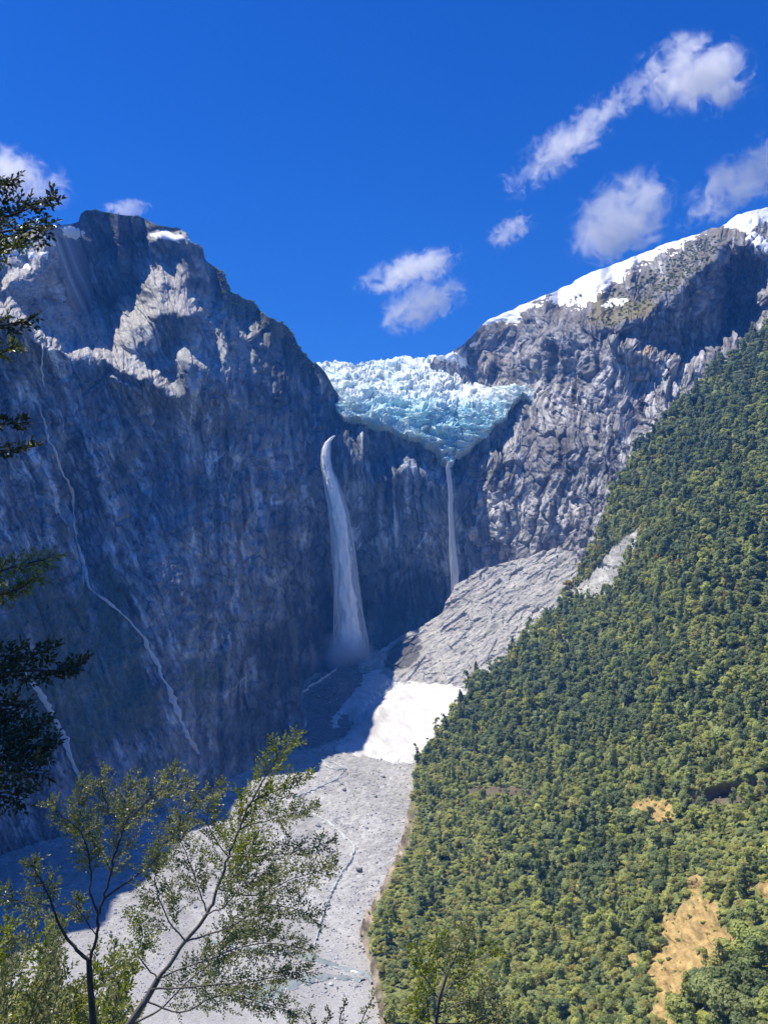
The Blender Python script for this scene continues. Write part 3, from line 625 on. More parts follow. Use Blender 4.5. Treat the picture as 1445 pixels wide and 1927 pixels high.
def strands(path, n, seed, seg=28, rad=(.9, .35), depth=.5, wig=.12):
    """falling water as a bundle of tapering threads along a path of (point, half width)"""
    rg = random.Random(seed); V = []; F = []
    pts = np.array([[*p[0]] for p in path]); wd = np.array([p[1] for p in path]); m = len(pts)
    tt = np.linspace(0, m-1, m)
    i_ = np.arange(seg+1)/seg; q_ = np.arange(4)*math.pi/2
    loc = np.arange(seg*4).reshape(seg, 4); nx = np.roll(loc, -1, axis=1)
    fl = np.stack([loc, nx, nx+4, loc+4], -1).reshape(-1, 4)
    for k in range(n):
        a = max(0, rg.uniform(-.25, .75)); e = min(1.0, a+rg.uniform(.25, .6))
        u0 = max(-1.3, min(1.3, rg.gauss(0, .52))); v0 = rg.uniform(-1, 1); r0 = rad[0]*rg.uniform(.5, 1.3); ph = rg.uniform(0, 6.28)
        f = (a+(e-a)*i_)*(m-1)
        p = np.stack([np.interp(f, tt, pts[:, c]) for c in range(3)], -1); w = np.interp(f, tt, wd)
        p[:, 0] += (u0+wig*np.sin(f*1.7+ph))*w; p[:, 1] -= abs(v0)*w*depth
        r = r0*np.sin(math.pi*(.04+.92*i_))**.6*(.6+.4*w/wd.max())
        ring = p[:, None, :]+np.stack([np.cos(q_+ph)[None]*r[:, None], np.sin(q_+ph)[None]*r[:, None]*.7, np.zeros((seg+1, 4))], -1)
        F.append(fl+len(V)*(seg+1)*4); V.append(ring.reshape(-1, 3))
    return np.concatenate(V), np.concatenate(F)
M_FALL = mat_water('falling_water', 1.0, (.93,.95,.97))
def water_obj(name, path, n, seed, mat, **kw):
    V, F = strands(path, n, seed, **kw)
    return link(bpy.data.objects.new(name, np_mesh(name, V, F, None, True, mat)))
def wpath(lst, D0, D1):
    o = []
    for k, (px, py, hw) in enumerate(lst):
        D = lerp(D0, D1, k/(len(lst)-1)); o.append((np.array(up1(px, py, D)), hw*.82*D/FPX))
    return o
fall_path = [(630,820,1.5),(623,825,3),(617,833,5),(614,846,7),(613,862,8),(615,882,9),(621,900,11),(629,930,14),(636,960,16),(642,1000,18),(647,1050,20),(652,1110,22),(657,1160,25),(660,1200,28),(661,1248,31)]
wf = water_obj('waterfall', wpath(fall_path, 1440, 1400), 1500, 5, M_FALL, rad=(.8,.4), depth=.4, wig=.09)
# solid inner body of the fall
fp = np.array(fall_path, float); tq = np.linspace(0, 1, 240); fi = tq*(len(fp)-1)
bx_, by_, bw_ = (np.interp(fi, np.arange(len(fp)), fp[:, k]) for k in range(3)); bD = lerp(1440, 1400, tq)
an = np.linspace(0, 2*math.pi, 41)[None, :]; cen = unp(bx_, by_, bD); hw = (bw_*bD/FPX*(.82-.18*tq)*sst(1-tq, 0, .05))[:, None]
AN = np.repeat(an, 240, 0); TT = np.repeat(by_[:, None], 41, 1)
lump = 1+.55*fbm(AN*2.2+20*(AN > 6.2)*0, TT/38, 4, 881, .6)+.5*np.abs(fbm(np.cos(AN)*3, TT/16, 3, 883))
body = np.stack([cen[:, 0][:, None]+np.cos(AN)*hw*lump, cen[:, 1][:, None]-3+np.sin(AN)*hw*.45*lump, np.repeat(cen[:, 2][:, None], 41, 1)], -1); body[:, -1] = body[:, 0]
core = grid_obj('water_core', body, None, True, mat_plain('white_falling_water', (.93,.95,.97), .6, .15, .05, .3, .25), None, wf)
tag(wf, 'tall wide white waterfall dropping down the shaded cliff', 'waterfall')
wf2 = water_obj('waterfall', wpath([(846,868,3),(842,882,3),(845,905,4),(848,930,4),(847,960,4.5),(849,1000,5),(852,1040,6),(855,1080,6.5),(857,1126,7)], 1430, 1425), 150, 6, M_FALL, rad=(1.0,.3), depth=.3)
tag(wf2, 'slim white waterfall under the glacier snout', 'waterfall')
def wall_path(lst, off=2.0):
    o = []
    d = []
    for (a, b_) in zip(lst[:-1], lst[1:]):
        n_ = max(2, int(math.hypot(b_[0]-a[0], b_[1]-a[1])/7))
        for i in range(n_): d.append([lerp(a[c], b_[c], i/n_) for c in range(3)])
    d.append(lst[-1])
    rj = random.Random(int(lst[0][0])); jx = 0
    for q, (px, py, hw) in enumerate(d):
        jx = .7*jx+rj.uniform(-1.6, 1.6)
        p, n_ = on_left(px+jx, py); o.append((np.array(p+n_*off), hw*p.y/FPX*rj.uniform(.25, 1.3)*(.4+.8*abs(math.sin(q*.23)))))
    return o
for k, (lst, n_, lab) in enumerate([
  ([(70,770,1.5),(95,850,1.8),(108,885,2),(128,920,2),(135,960,2),(140,1018,1.8)], 26, 'faint upper thread of water high on the shaded left wall'),
  ([(140,1020,1.5),(150,1040,2.5),(158,1070,3),(170,1110,3)], 34, 'short white fall dropping free halfway down the shaded wall'),
  ([(170,1108,3),(205,1130,3),(235,1160,2.5),(265,1195,3),(280,1225,3.5),(300,1255,4),(303,1270,4),(318,1300,5),(335,1350,5.5),(355,1395,5),(374,1420,4)], 110, 'long white cascade slanting down the shaded wall to its foot'),
  ([(45,1265,2),(70,1300,5),(95,1340,6),(115,1385,6),(128,1420,4),(148,1460,4),(158,1480,3)], 70, 'white cascade down the shaded wall beside the dark overhanging branches'),
  ([(78,650,1),(76,690,1.2),(80,730,1)], 8, 'hair-thin trickle below the bright ledge on the left wall')]):
    o = water_obj('cascade', wall_path(lst), int(n_*1.6), 40+k, M_FALL, rad=(.85,.25), depth=.2, wig=.25, seg=34)
    tag(o, lab, 'waterfall', 'cascades on the left wall')
# ------------------------------------------------------------------ streams on the valley floor
def ribbon(name, label, lst, mat, lift=.55, wv=.35, seed=1, froth=0., wk=.33):
    d = []
    for (a, b_) in zip(lst[:-1], lst[1:]):
        n_ = max(2, int(math.hypot(b_[0]-a[0], b_[1]-a[1])/4))
        for i in range(n_): d.append([lerp(a[c], b_[c], i/n_) for c in range(3)])
    d.append(lst[-1]); rg = random.Random(seed)
    C = [floor_hit(q[0]+rg.uniform(-2.2, 2.2), q[1]+rg.uniform(-1., 1.)) for q in d]
    W = [q[2]*wk*c.y/FPX*(1+wv*rg.uniform(-1, 1))*(.55+.9*abs(math.sin(i*.37+seed))) for i, (q, c) in enumerate(zip(d, C))]
    V = []
    for i, c in enumerate(C):
        t_ = (C[min(i+1, len(C)-1)]-C[max(i-1, 0)]); t_.z = 0; t_.normalize(); nrm = Vector((-t_.y, t_.x, 0))
        for u in (-1, -.5, 0, .5, 1):
            q = c+nrm*(u*W[i])
            V.append((q.x, q.y, float(floor_base(q.x, q.y))+lift*(1-.8*u*u)+froth*rg.uniform(0, 1)*(1-abs(u))))
    n_ = len(C); V = np.array(V).reshape(n_, 5, 3)
    o = grid_obj(name, V, None, True, mat)
    return tag(o, label, 'stream')
M_WHITEW = mat_plain('white_water', (.52,.56,.58), .4, .8, .25, .5, .4)
M_STREAM = mat_plain('glacial_stream', (.27,.31,.31), .15, .05, .25, .5, .1)
ribbon('stream', 'foaming torrent pouring from the waterfall foot through the shaded rocks', [(648,1246,4),(618,1272,4),(588,1290,4),(562,1312,6),(546,1334,6),(534,1358,4),(528,1376,3),(514,1388,6),(540,1396,3),(566,1404,3),(574,1416,4)], M_WHITEW, 2.4, .6, 3, 1.8)
ribbon('stream', 'white braided stream winding down the sunlit gravel', [(574,1416,2.5),(592,1424,2.5),(606,1432,3),(618,1446,3),(634,1450,2),(652,1446,2.5),(642,1460,3),(626,1472,4),(604,1482,3),(570,1496,2.5),(550,1504,3),(576,1524,3),(604,1540,4),(628,1556,4),(650,1578,5),(668,1598,4),(660,1620,3),(640,1650,3),(620,1690,3),(606,1730,4),(596,1770,5)], M_WHITEW, 1.5, .7, 4, .7)
ribbon('stream', 'thin side rill branching over the upper gravel', [(606,1432,1.2),(626,1436,1.4),(650,1446,1.4)], M_WHITEW, 1.4, .5, 5, .4)
ribbon('stream', 'smooth grey-green river bend on the flat near valley floor', [(560,1796,8),(586,1802,9),(612,1812,8),(640,1822,6),(668,1828,6),(690,1834,5),(704,1850,6)], M_STREAM, 1.1, .2, 6, wk=1.1)
ribbon('stream', 'wide pale turquoise shallows of the river nearest the shrub', [(470,1880,22),(520,1862,18),(560,1848,14),(604,1838,9),(650,1840,6),(684,1846,5)], M_STREAM, 1.0, .25, 7, wk=1.2)
ribbon('stream', 'narrow grey river channel half hidden behind the shrub branches', [(400,1772,6),(450,1784,6),(500,1790,6),(560,1796,7)], M_STREAM, 1.1, .3, 8, wk=.9)
# ------------------------------------------------------------------ trees of the slope
def leaf_cloud(rng, centers, radii, n_each, size, squash=.8, up=.3, tilt=.32):
    """small leaf-clump faces spread over the shells of many lumps"""
    V = []; 
    for c, r in zip(centers, radii):
        n = max(6, int(n_each*(r/np.mean(radii))**1.6))
        d = rng.normal(size=(n, 3)); d /= np.linalg.norm(d, axis=1, keepdims=True)
        d[:, 2] = np.where(d[:, 2] < -.35, -d[:, 2], d[:, 2])
        rad = r*(0.72+.36*rng.random(n)); pos = c+d*rad[:, None]*np.array([1, 1, squash])
        nrm = d+rng.normal(size=(n, 3))*tilt+np.array([0, 0, up]); nrm /= np.linalg.norm(nrm, axis=1, keepdims=True)
        a = np.cross(nrm, rng.normal(size=(n, 3))); a /= np.linalg.norm(a, axis=1, keepdims=True); b = np.cross(nrm, a)
        s = size*(.6+.8*rng.random((n, 1)))
        bend = nrm*s*.25
        V.append(np.stack([pos-a*s*.9, pos-b*s*.55+bend*.6, pos+a*s*1.0-bend, pos+b*s*.6], 1))
    V = np.concatenate(V).reshape(-1, 3); F = np.arange(len(V)).reshape(-1, 4)
    return V, F
def crown(seed, kind):
    rng = np.random.default_rng(seed)
    if kind == 'dome':
        n = 24; c = []; r = []
        for k in range(n):
            d_ = rng.normal(size=3); d_ /= np.linalg.norm(d_); q = rng.random()**(1/3)*.62
            c.append((d_[0]*q, d_[1]*q, 1.0+d_[2]*q*1.05)); r.append(.36*(.65+.6*rng.random()))
        return leaf_cloud(rng, np.array(c), np.array(r), 66, .10)
    if kind == 'spire':
        n = 24; c = []; r = []
        for k in range(n):
            a = rng.random()*6.283; h = (k+.5)/n
            w = (1-.9*h)*.62*math.sqrt(rng.random()); c.append((w*math.cos(a), w*math.sin(a), .5+2.3*h)); r.append((.40*(1-.72*h)+.06)*(.75+.5*rng.random()))
        return leaf_cloud(rng, np.array(c), np.array(r), 56, .10)
    if kind == 'tall':
        n = 20; c = []; r = []; off = rng.normal(size=(4, 2))*.22
        for k in range(n):
            h = rng.random(); q = int(h*3.99); w = .38*(1-.5*abs(h-.45))*math.sqrt(rng.random()); a = rng.random()*6.283
            c.append((off[q][0]+w*math.cos(a), off[q][1]+w*math.sin(a), .55+1.9*h)); r.append(.34*(.6+.6*rng.random())*(1-.35*h))
        return leaf_cloud(rng, np.array(c), np.array(r), 62, .095)
    if kind == 'bush':
        n = 12; c = []; r = []
        for k in range(n):
            a = rng.random()*6.283; w = .75*math.sqrt(rng.random()); c.append((w*math.cos(a), w*math.sin(a), .35+.5*rng.random()*(1-w*.6))); r.append(.42*(.6+.6*rng.random()))
        return leaf_cloud(rng, np.array(c), np.array(r), 60, .13)
def tube(pts, rads, n=6):
    pts = [Vector(p) for p in pts]; V = []; F = []
    for i, p in enumerate(pts):
        t_ = (pts[min(i+1, len(pts)-1)]-pts[max(i-1, 0)]).normalized()
        a = t_.cross(Vector((.31, .77, .55))).normalized(); b = t_.cross(a)
        for q in range(n):
            an = 2*math.pi*q/n; V.append(p+(a*math.cos(an)+b*math.sin(an))*rads[i])
    for i in range(len(pts)-1):
        for q in range(n): F.append((i*n+q, i*n+(q+1) % n, (i+1)*n+(q+1) % n, (i+1)*n+q))
    return V, F
def merge(parts):
    V = []; F = []; o = 0
    for v, f in parts:
        V.append(np.array([tuple(x) for x in v])); F.append(np.array(f)+o); o += len(v)
    return np.concatenate(V), np.concatenate(F)
def mat_leaf(name, col, var=.25, rv=.22, trans=.42, scale=1.2, rough=.6, hue=.0):
    m = mat_plain(name, col, rough, scale, var, .25, 0, rv, trans); return m
TONES = {'dark': [mat_leaf('leaf_dark', (.27,.335,.125)), mat_leaf('leaf_dark_blue', (.25,.32,.15))],
         'mid': [mat_leaf('leaf_mid', (.46,.51,.16)), mat_leaf('leaf_mid_grey', (.44,.50,.20))],
         'light': [mat_leaf('leaf_light', (.57,.59,.19)), mat_leaf('leaf_olive', (.52,.50,.18))],
         'gold': [mat_leaf('leaf_gold', (.42,.31,.09))]}
M_BARK = mat_plain('bark', (.13,.115,.10), .9, 8, .35, .1, .3)
V, F = merge([tube([(0,0,-.25),(0.02,0,.4),(0,.03,1.0),(.03,0,1.7)], [.085,.07,.05,.02], 5)]+[tube([(0,0,.55+.2*k),(.28*math.cos(2.1*k),.28*math.sin(2.1*k),.9+.2*k)], [.035,.012], 4) for k in range(5)])
trunk_me = np_mesh('trunk', V, F, None, True, M_BARK)
PROTO = {}
for tone, mats in TONES.items():
    for mi, mt in enumerate(mats):
        for kind in ('dome', 'spire', 'tall', 'bush'):
            for v in range(2):
                V, F = crown(hash((kind, v)) % 997 if False else {'dome':11,'spire':37,'tall':53,'bush':71}[kind]+v*5+mi*13, kind)
                PROTO.setdefault((tone, kind), []).append(np_mesh('crown', V, F, None, False, mt))
# candidate places, even over the ground
rng = np.random.default_rng(4)
Q = F_P; e1 = Q[:-1, 1:]-Q[:-1, :-1]; e2 = Q[1:, :-1]-Q[:-1, :-1]
area = np.linalg.norm(np.cross(e1, e2), axis=2); pr = (area/area.sum()).ravel(); AREA = float(area.sum())
def cand(n, r_):
    k = r_.choice(len(pr), n, p=pr); i = k//area.shape[1]; j = k % area.shape[1]
    u = r_.random((n, 1)); v = r_.random((n, 1))
    p = Q[i, j]+e1[i, j]*u+e2[i, j]*v
    return p, i, j
def proj(p): return CXP+FPX*p[..., 0]/p[..., 1], HZ-FPX*p[..., 2]/p[..., 1]
def bigness(px, py):
    b = .15+.55*sst(1420-py, -60, 120)*sst(px, 780, 960)+.9*blob(px, py, 1050, 1620, 120, 95)+.8*blob(px, py, 1010, 1330, 200, 110)+.9*blob(px, py, 1400, 1900, 110, 60)+.6*blob(px, py, 1200, 1545, 90, 70)+.7*blob(px, py, 1300, 760, 200, 150, -.6)
    b = b-.35*blob(px, py, 1190, 1240, 190, 55)-.45*blob(px, py, 1330, 1610, 70, 45)-.3*blob(px, py, 880, 1700, 130, 200)
    return b+.55*fbm(px/55, py/45, 3, 901)
p, i, j = cand(26000, rng); cpx, cpy = proj(p); big = bigness(cpx, cpy); br_ = F_bare[i, j]
occ = {}; trees = []
def try_put(x, y, z, r, occ, cell=6.0, f=.8):
    ix, iy = int(x//cell), int(y//cell)
    for a in (-2,-1,0,1,2):
        for b in (-2,-1,0,1,2):
            for (X, Y, Z, Rr) in occ.get((ix+a, iy+b), ()):
                if (X-x)**2+(Y-y)**2+(Z-z)**2*.5 < (f*(r+Rr))**2: return False
    occ.setdefault((ix, iy), []).append((x, y, z, r)); return True
prob = rng.random(len(p)); clear = fbm(cpx/60, cpy/42, 3, 905)*sst(cpy, 1000, 1200)-.35*(big > .75)
for k in np.argsort(-(big+.3*rng.random(len(p)))):
    if br_[k] > .35 or prob[k] > .25+1.2*big[k] or clear[k] > .30: continue
    r = float(np.clip(2.6+4.2*big[k]+rng.normal()*1.2, 2.2, 8.2))
    x, y, z = p[k]
    if not try_put(x, y, z, r, occ, 6.0, .60): continue
    qq = rng.random(); u = fbm(np.array([cpx[k]/38]), np.array([cpy[k]/32]), 2, 911)[0]+.35*(big[k]-.5)
    tone = 'dark' if u > .06+.5*(qq-.5) else ('mid' if u > -.30+.4*(rng.random()-.5) else 'light')
    if cpx[k] < 1130 and cpy[k] < 1130 and qq < .3: tone = 'gold' if qq < .09 else 'light'
    ks = rng.random(); kind = 'spire' if ks < (.16 if tone == 'dark' else .06) else ('tall' if ks < .48 else 'dome')
    trees.append((x, y, z, r, tone, kind, float(cpx[k]), float(cpy[k])))
p, i, j = cand(90000, rng); spx, spy = proj(p); br_ = F_bare[i, j]; oc_ = F_ochre[i, j]
shr = []
lf = fbm(spx/45, spy/40, 3, 921)
for k in range(len(p)):
    if br_[k] > .3 and rng.random() > (.16 if oc_[k] > .4 else .10): continue
    r = float(.8+2.4*rng.random()**1.8)*(.45 if br_[k] > .3 else 1)
    x, y, z = p[k]
    if not try_put(x, y, z, r, occ, 6.0, .42): continue
    q = lf[k]+.35*rng.normal()
    tone = 'light' if q > .12 else ('mid' if q > -.3 else 'dark')
    if rng.random() < .012: tone = 'gold'
    shr.append((x, y, z, r, tone, 'bush', float(spx[k]), float(spy[k])))
for (gx, gy, gr) in ((1367,1134,6.5),(1392,1150,4.5),(1240,1050,5.0),(1275,1058,4.0),(1262,1120,3.5),(1285,1125,3.0)):
    D = float(D_F(np.array([gx*1.]), np.array([gy*1.+8]))[0]); q = up1(gx, gy+8, D); trees.append((q.x, q.y, q.z, gr, 'gold', 'dome', gx, gy))
print('AREA', AREA, 'trees', len(trees), 'shrubs', len(shr))

def scatter(name, items, label, protos, seed=0, tilt=.06, hs=(.85, 1.25), sink=0.):
    """one mass of many plants or stones: points with size, turn and form, filled in by geometry nodes"""
    coll = bpy.data.collections.new(name+'_forms')
    keys = {}
    for k, (key, me) in enumerate(protos):
        o = bpy.data.objects.new('form_%03d' % k, me); coll.objects.link(o); keys.setdefault(key, []).append(k)
    rg = random.Random(seed); n = len(items)
    co = np.array([it[:3] for it in items], np.float32); co[:, 2] -= sink
    me = bpy.data.meshes.new(name); me.vertices.add(n); me.vertices.foreach_set('co', co.ravel())
    S = np.empty((n, 3), np.float32); Rr = np.empty((n, 3), np.float32); I = np.empty(n, np.int32)
    for k, it in enumerate(items):
        I[k] = rg.choice(keys[it[4]]); r = it[3]; w = rg.uniform(.88, 1.12)
        S[k] = (r*w, r/w, r*rg.uniform(*hs)); Rr[k] = (rg.gauss(0, tilt), rg.gauss(0, tilt), rg.uniform(0, 6.283))
    for nm, ty, arr in (('sc', 'FLOAT_VECTOR', S), ('rt', 'FLOAT_VECTOR', Rr)):
        a = me.attributes.new(nm, ty, 'POINT'); a.data.foreach_set('vector', arr.ravel())
    a = me.attributes.new('form', 'INT', 'POINT'); a.data.foreach_set('value', I)
    o = link(bpy.data.objects.new(name, me))
    ng = bpy.data.node_groups.new(name, 'GeometryNodeTree')
    ng.interface.new_socket('Geometry', in_out='INPUT', socket_type='NodeSocketGeometry'); ng.interface.new_socket('Geometry', in_out='OUTPUT', socket_type='NodeSocketGeometry')
    N = ng.nodes; L = ng.links; gi = N.new('NodeGroupInput'); go = N.new('NodeGroupOutput')
    ci = N.new('GeometryNodeCollectionInfo'); ci.inputs['Collection'].default_value = coll; ci.inputs['Separate Children'].default_value = True; ci.inputs['Reset Children'].default_value = True
    ip = N.new('GeometryNodeInstanceOnPoints'); ip.inputs['Pick Instance'].default_value = True
    def na(nm, ty):
        q = N.new('GeometryNodeInputNamedAttribute'); q.data_type = ty; q.inputs['Name'].default_value = nm; return q.outputs['Attribute']
    m2p = N.new('GeometryNodeMeshToPoints')
    L.new(gi.outputs[0], m2p.inputs[0]); L.new(m2p.outputs[0], ip.inputs['Points']); L.new(ci.outputs[0], ip.inputs['Instance'])
    L.new(na('form', 'INT'), ip.inputs['Instance Index']); L.new(na('rt', 'FLOAT_VECTOR'), ip.inputs['Rotation']); L.new(na('sc', 'FLOAT_VECTOR'), ip.inputs['Scale'])
    L.new(ip.outputs[0], go.inputs[0])
    md = o.modifiers.new('scatter', 'NODES'); md.node_group = ng
    return tag(o, label, kind='stuff')
inview = [t for t in trees if -20 < t[6] < 1465 and t[7] < 1960]
inview.sort(key=lambda t: -t[3]/t[1]); near_t = inview[:300]; ids = set(id(t) for t in near_t)
far_t = [t for t in trees if id(t) not in ids]
pro = []
for (tone, kind), mes in PROTO.items():
    for me in mes: pro.append(((tone, kind), me))
tup = lambda t: (t[0], t[1], t[2], t[3], (t[4], t[5]))
# a shared trunk belongs to each far tree too: the far mass carries crowns only, trunks are hidden inside the canopy
scatter('forest', [tup(t) for t in far_t], 'dense mixed green forest covering the mountainside', pro, 5, .07, (.7, 1.5))
scatter('undergrowth', [tup(t) for t in shr], 'low green shrubs and ground cover between the trees', pro, 6, .15, (.8, 1.3))
TONE_W = {'dark': 'dark green', 'mid': 'mid green', 'light': 'yellow-green', 'gold': 'golden brown'}
SHAPE_W = {'dome': 'round-crowned', 'spire': 'pointed', 'tall': 'ragged-crowned'}
def where(px, py):
    if py < 1150: return 'high on the forest slope' if px < 1300 else 'high on the slope, right part'
    if py < 1330: return 'below the pale rock slope' if px < 1000 else ('on the mid slope below the grey rock scar' if px < 1200 else 'on the mid slope, right part')
    if px < 860: return 'at the edge above the gravel'
    if 1270 < px and 1420 < py < 1560: return 'around the dark overhanging rock band'
    if 1120 < px < 1290 and 1450 < py < 1600: return 'near the small ochre outcrop'
    if px > 1330 and py > 1790: return 'below the ochre scree in the corner'
    if px > 1150 and py > 1600: return 'beside the ochre scree'
    if 940 < px < 1150 and 1520 < py < 1720: return 'in the big dark clump'
    if py > 1720: return 'among the lowest shrubs'
    return 'around the thin rock band' if px < 1060 else 'between rock band and ochre outcrop'
rg = random.Random(9); same = {}
for t in near_t:
    o = empty('tree', t[:3]); o.scale = (t[3]*rg.uniform(.9, 1.1), t[3]*rg.uniform(.9, 1.1), t[3]*rg.uniform(.9, 1.2)); o.rotation_euler = (rg.gauss(0, .05), rg.gauss(0, .05), rg.uniform(0, 6.28))
    c = bpy.data.objects.new('crown', rg.choice(PROTO[(t[4], t[5])])); link(c, o)
    k = bpy.data.objects.new('trunk', trunk_me); link(k, o)
    sz = 'tall ' if t[3] > 6.6 else ('' if t[3] > 5.2 else 'small ')
    tag(o, '%s%s %s tree %s' % (sz, TONE_W[t[4]], SHAPE_W[t[5]], where(t[6], t[7])), 'tree', 'trees of the forest slope')
    same.setdefault(o['label'], []).append((t[6], o))
for lab, lst in same.items():            # few alike: told apart by their order across the slope
    if 2 <= len(lst) <= 6 and len(lab.replace('-', ' ').split()) <= 13:
        lst.sort(key=lambda q: q[0]); n_ = len(lst)
        for k, (_, o) in enumerate(lst): o['label'] = lab+', '+('leftmost' if k == 0 else 'rightmost' if k == n_-1 else ('second', 'third', 'fourth', 'fifth')[k-1]+' from left')
# scrub on the crests of the two mountains
def crest_scrub(name, label, P, PX, PY, prob, n, rr, tones, seed):
    r_ = np.random.default_rng(seed); w = np.clip(prob, 0, None).ravel(); k = r_.choice(w.size, n, p=w/w.sum())
    pts = P.reshape(-1, 3)[k]; it = []
    for q in pts: it.append((q[0], q[1], q[2], rr[0]+(rr[1]-rr[0])*r_.random()**2, (tones[int(r_.integers(len(tones)))], 'bush')))
    return scatter(name, it, label, pro, seed, .15, (.6, 1.1))
w = R_above*sst(blob(R_PX, R_PY, 1230, 545, 110, 34, -.45)+.7*blob(R_PX, R_PY, 1310, 490, 60, 30, -.45)+.5*blob(R_PX, R_PY, 1120, 620, 80, 20, .1)+.4*fbm(R_PX/14, R_PY/14, 3, 931), .25, .7)*(R_PX < 1400)
crest_scrub('alpine_scrub', 'dark alpine scrub on the slope above the dark cliff', R_P, R_PX, R_PY, w, 900, (1.0, 3.6), ('dark', 'dark', 'mid'), 31)
ridge = np.exp(-((L_PY-pl(L_PX, TOP_L)-8)/16)**2)*sst(L_PX, 385, 425)*(1-sst(L_PX, 570, 620))+.18*blob(L_PX, L_PY, 430, 590, 40, 40)
crest_scrub('crest_scrub', 'grey-green scrub along the descending skyline of the left mountain', L_P, L_PX, L_PY, ridge, 420, (1.2, 4.2), ('dark', 'mid', 'dark'), 32)
tops = np.exp(-((L_PY-pl(L_PX, TOP_L)-3)/5)**2)*sst(L_PX, 150, 165)*(1-sst(L_PX, 350, 365))
crest_scrub('summit_scrub', 'thin dark scrub fringe on the summit block', L_P, L_PX, L_PY, tops, 120, (.8, 2.2), ('dark',), 33)

# ------------------------------------------------------------------ stones of the valley floor
def stone(seed):
    import bmesh
    bm = bmesh.new(); bmesh.ops.create_icosphere(bm, subdivisions=2, radius=1)
    r_ = random.Random(seed); ax = [Vector((r_.gauss(0,1), r_.gauss(0,1), r_.gauss(0,1))).normalized() for _ in range(9)]; lim = [r_.uniform(.55, .9) for _ in ax]
    for v in bm.verts:
        for a, l_ in zip(ax, lim):
            d_ = v.co.dot(a)
            if d_ > l_: v.co -= a*(d_-l_)
        v.co.z *= .72
    me = bpy.data.meshes.new('stone'); bm.to_mesh(me); bm.free(); return me
M_ST = [mat_plain('stone_%s' % nm, c, .85, 1.5, .25, .25, .2, .25) for nm, c in (('pale', (.42,.42,.425)), ('grey', (.27,.27,.28)), ('dark', (.15,.15,.16)))]
sp = []
for k in range(6):
    me = stone(k); me.materials.append(M_ST[(0,0,1,0,0,1)[k]]); sp.append(('s', me))
r_ = np.random.default_rng(77); n = 34000
sy = 470+950*r_.random(n)**1.1; sx = -520+640*r_.random(n)
cl = fbm(sx/60, sy/60, 3, 941)
keep = (cl+.5*r_.random(n) > .05)
sx, sy = sx[keep], sy[keep]; sz = floor_base(sx, sy)
sr = .3+1.1*r_.random(len(sx))**8+.0003*sy
scatter('rubble', [(a, b, c, d, 's') for a, b, c, d in zip(sx, sy, sz+.2, sr)], 'loose grey stones strewn over the gravel', sp, 8, .5, (.6, 1.0))
M_BO = M_ST
for k, (px, py, rr, mi, lab) in enumerate([(676,1640,3.4,2,'dark pointed boulder standing alone on the gravel below the stream'),(600,1556,2.4,1,'grey boulder just left of the white stream bend'),(706,1500,2.6,1,'grey boulder on the gravel near the forest edge'),
   (628,1604,2.0,2,'small dark boulder in the middle of the gravel'),(560,1596,2.6,0,'pale boulder left of the braided stream'),(690,1560,2.3,0,'pale boulder between stream and forest edge'),(648,1488,3.0,1,'grey block just below the snow cone'),
   (720,1462,2.8,0,'pale block touching the lower edge of the snow cone'),(600,1440,3.0,1,'grey block at the shadow edge beside the upper stream'),(620,1690,2.0,1,'grey boulder on the lower gravel beside the shrub tips')]):
    q = floor_hit(px, py); me = stone(50+k); me.materials.append(M_BO[mi])
    o = link(bpy.data.objects.new('boulder', me)); o.location = (q.x, q.y, q.z+rr*.3); o.scale = (rr, rr*.9, rr*1.1); o.rotation_euler = (.1*k, .2, k*1.3)
    tag(o, lab, 'boulder', 'boulders on the valley gravel')
# ------------------------------------------------------------------ the viewer's own hillside
def near_z(X, Y):
    r = X/np.maximum(Y, 6.0)
    k = .475+.22*sst(r, -.36, -.14)+.004*np.maximum(Y-55, 0)
    return -1.75-k*np.maximum(Y, 0)-.12*np.minimum(Y, 0)*-1+.5*fbm(X/7, Y/7, 3, 951)*sst(Y, 2, 12)+1.5*fbm(X/25, Y/25, 2, 953)*sst(Y, 10, 30)
gx, gy = np.meshgrid(np.linspace(-110, 80, 150), np.linspace(-12, 1, 120)); gy = np.where(gy < 0, gy, gy)
gy = -12+(240+12)*np.linspace(0, 1, 120)[:, None]**1.8+0*gx
gz = near_z(gx, gy)
tone = .085*(1+.4*fbm(gx/3, gy/3, 4, 955))
nh = grid_obj('hillside', np.stack([gx, gy, gz], -1), np.stack([tone*1.0, tone*1.15, tone*.55], -1), True, mat_rock('hillside_soil', 2.0, .35, .95, .6))
tag(nh, kind='structure', label='scrubby hillside below the viewpoint')
r_ = np.random.default_rng(13); it = []
for k in range(5200):
    y = 9+110*r_.random()**1.3; x = y*(-.62+.50*r_.random())
    if x/y > -.2: continue
    it.append((x, y, float(near_z(np.array(x), np.array(y)))-.1, .28+.5*r_.random()**2+.006*y, (('light', 'mid', 'mid', 'light')[int(r_.integers(4))], 'bush')))
nearpro = []
for k, tn in enumerate(('light', 'mid')):
    for v in range(2):
        rg2 = np.random.default_rng(90+k*3+v); cc = []; rr = []
        for q in range(12):
            a = rg2.random()*6.283; w = .75*math.sqrt(rg2.random()); cc.append((w*math.cos(a), w*math.sin(a), .3+.5*rg2.random()*(1-w*.6))); rr.append(.4*(.6+.6*rg2.random()))
        V, F = leaf_cloud(rg2, np.array(cc), np.array(rr), 330, .05, tilt=.6); nearpro.append(((tn, 'bush'), np_mesh('scrub', V, F, None, False, TONES[tn][v])))
scatter('hillside_scrub', it, 'low sunlit green scrub on the near hillside', nearpro, 41, .2, (.7, 1.2))

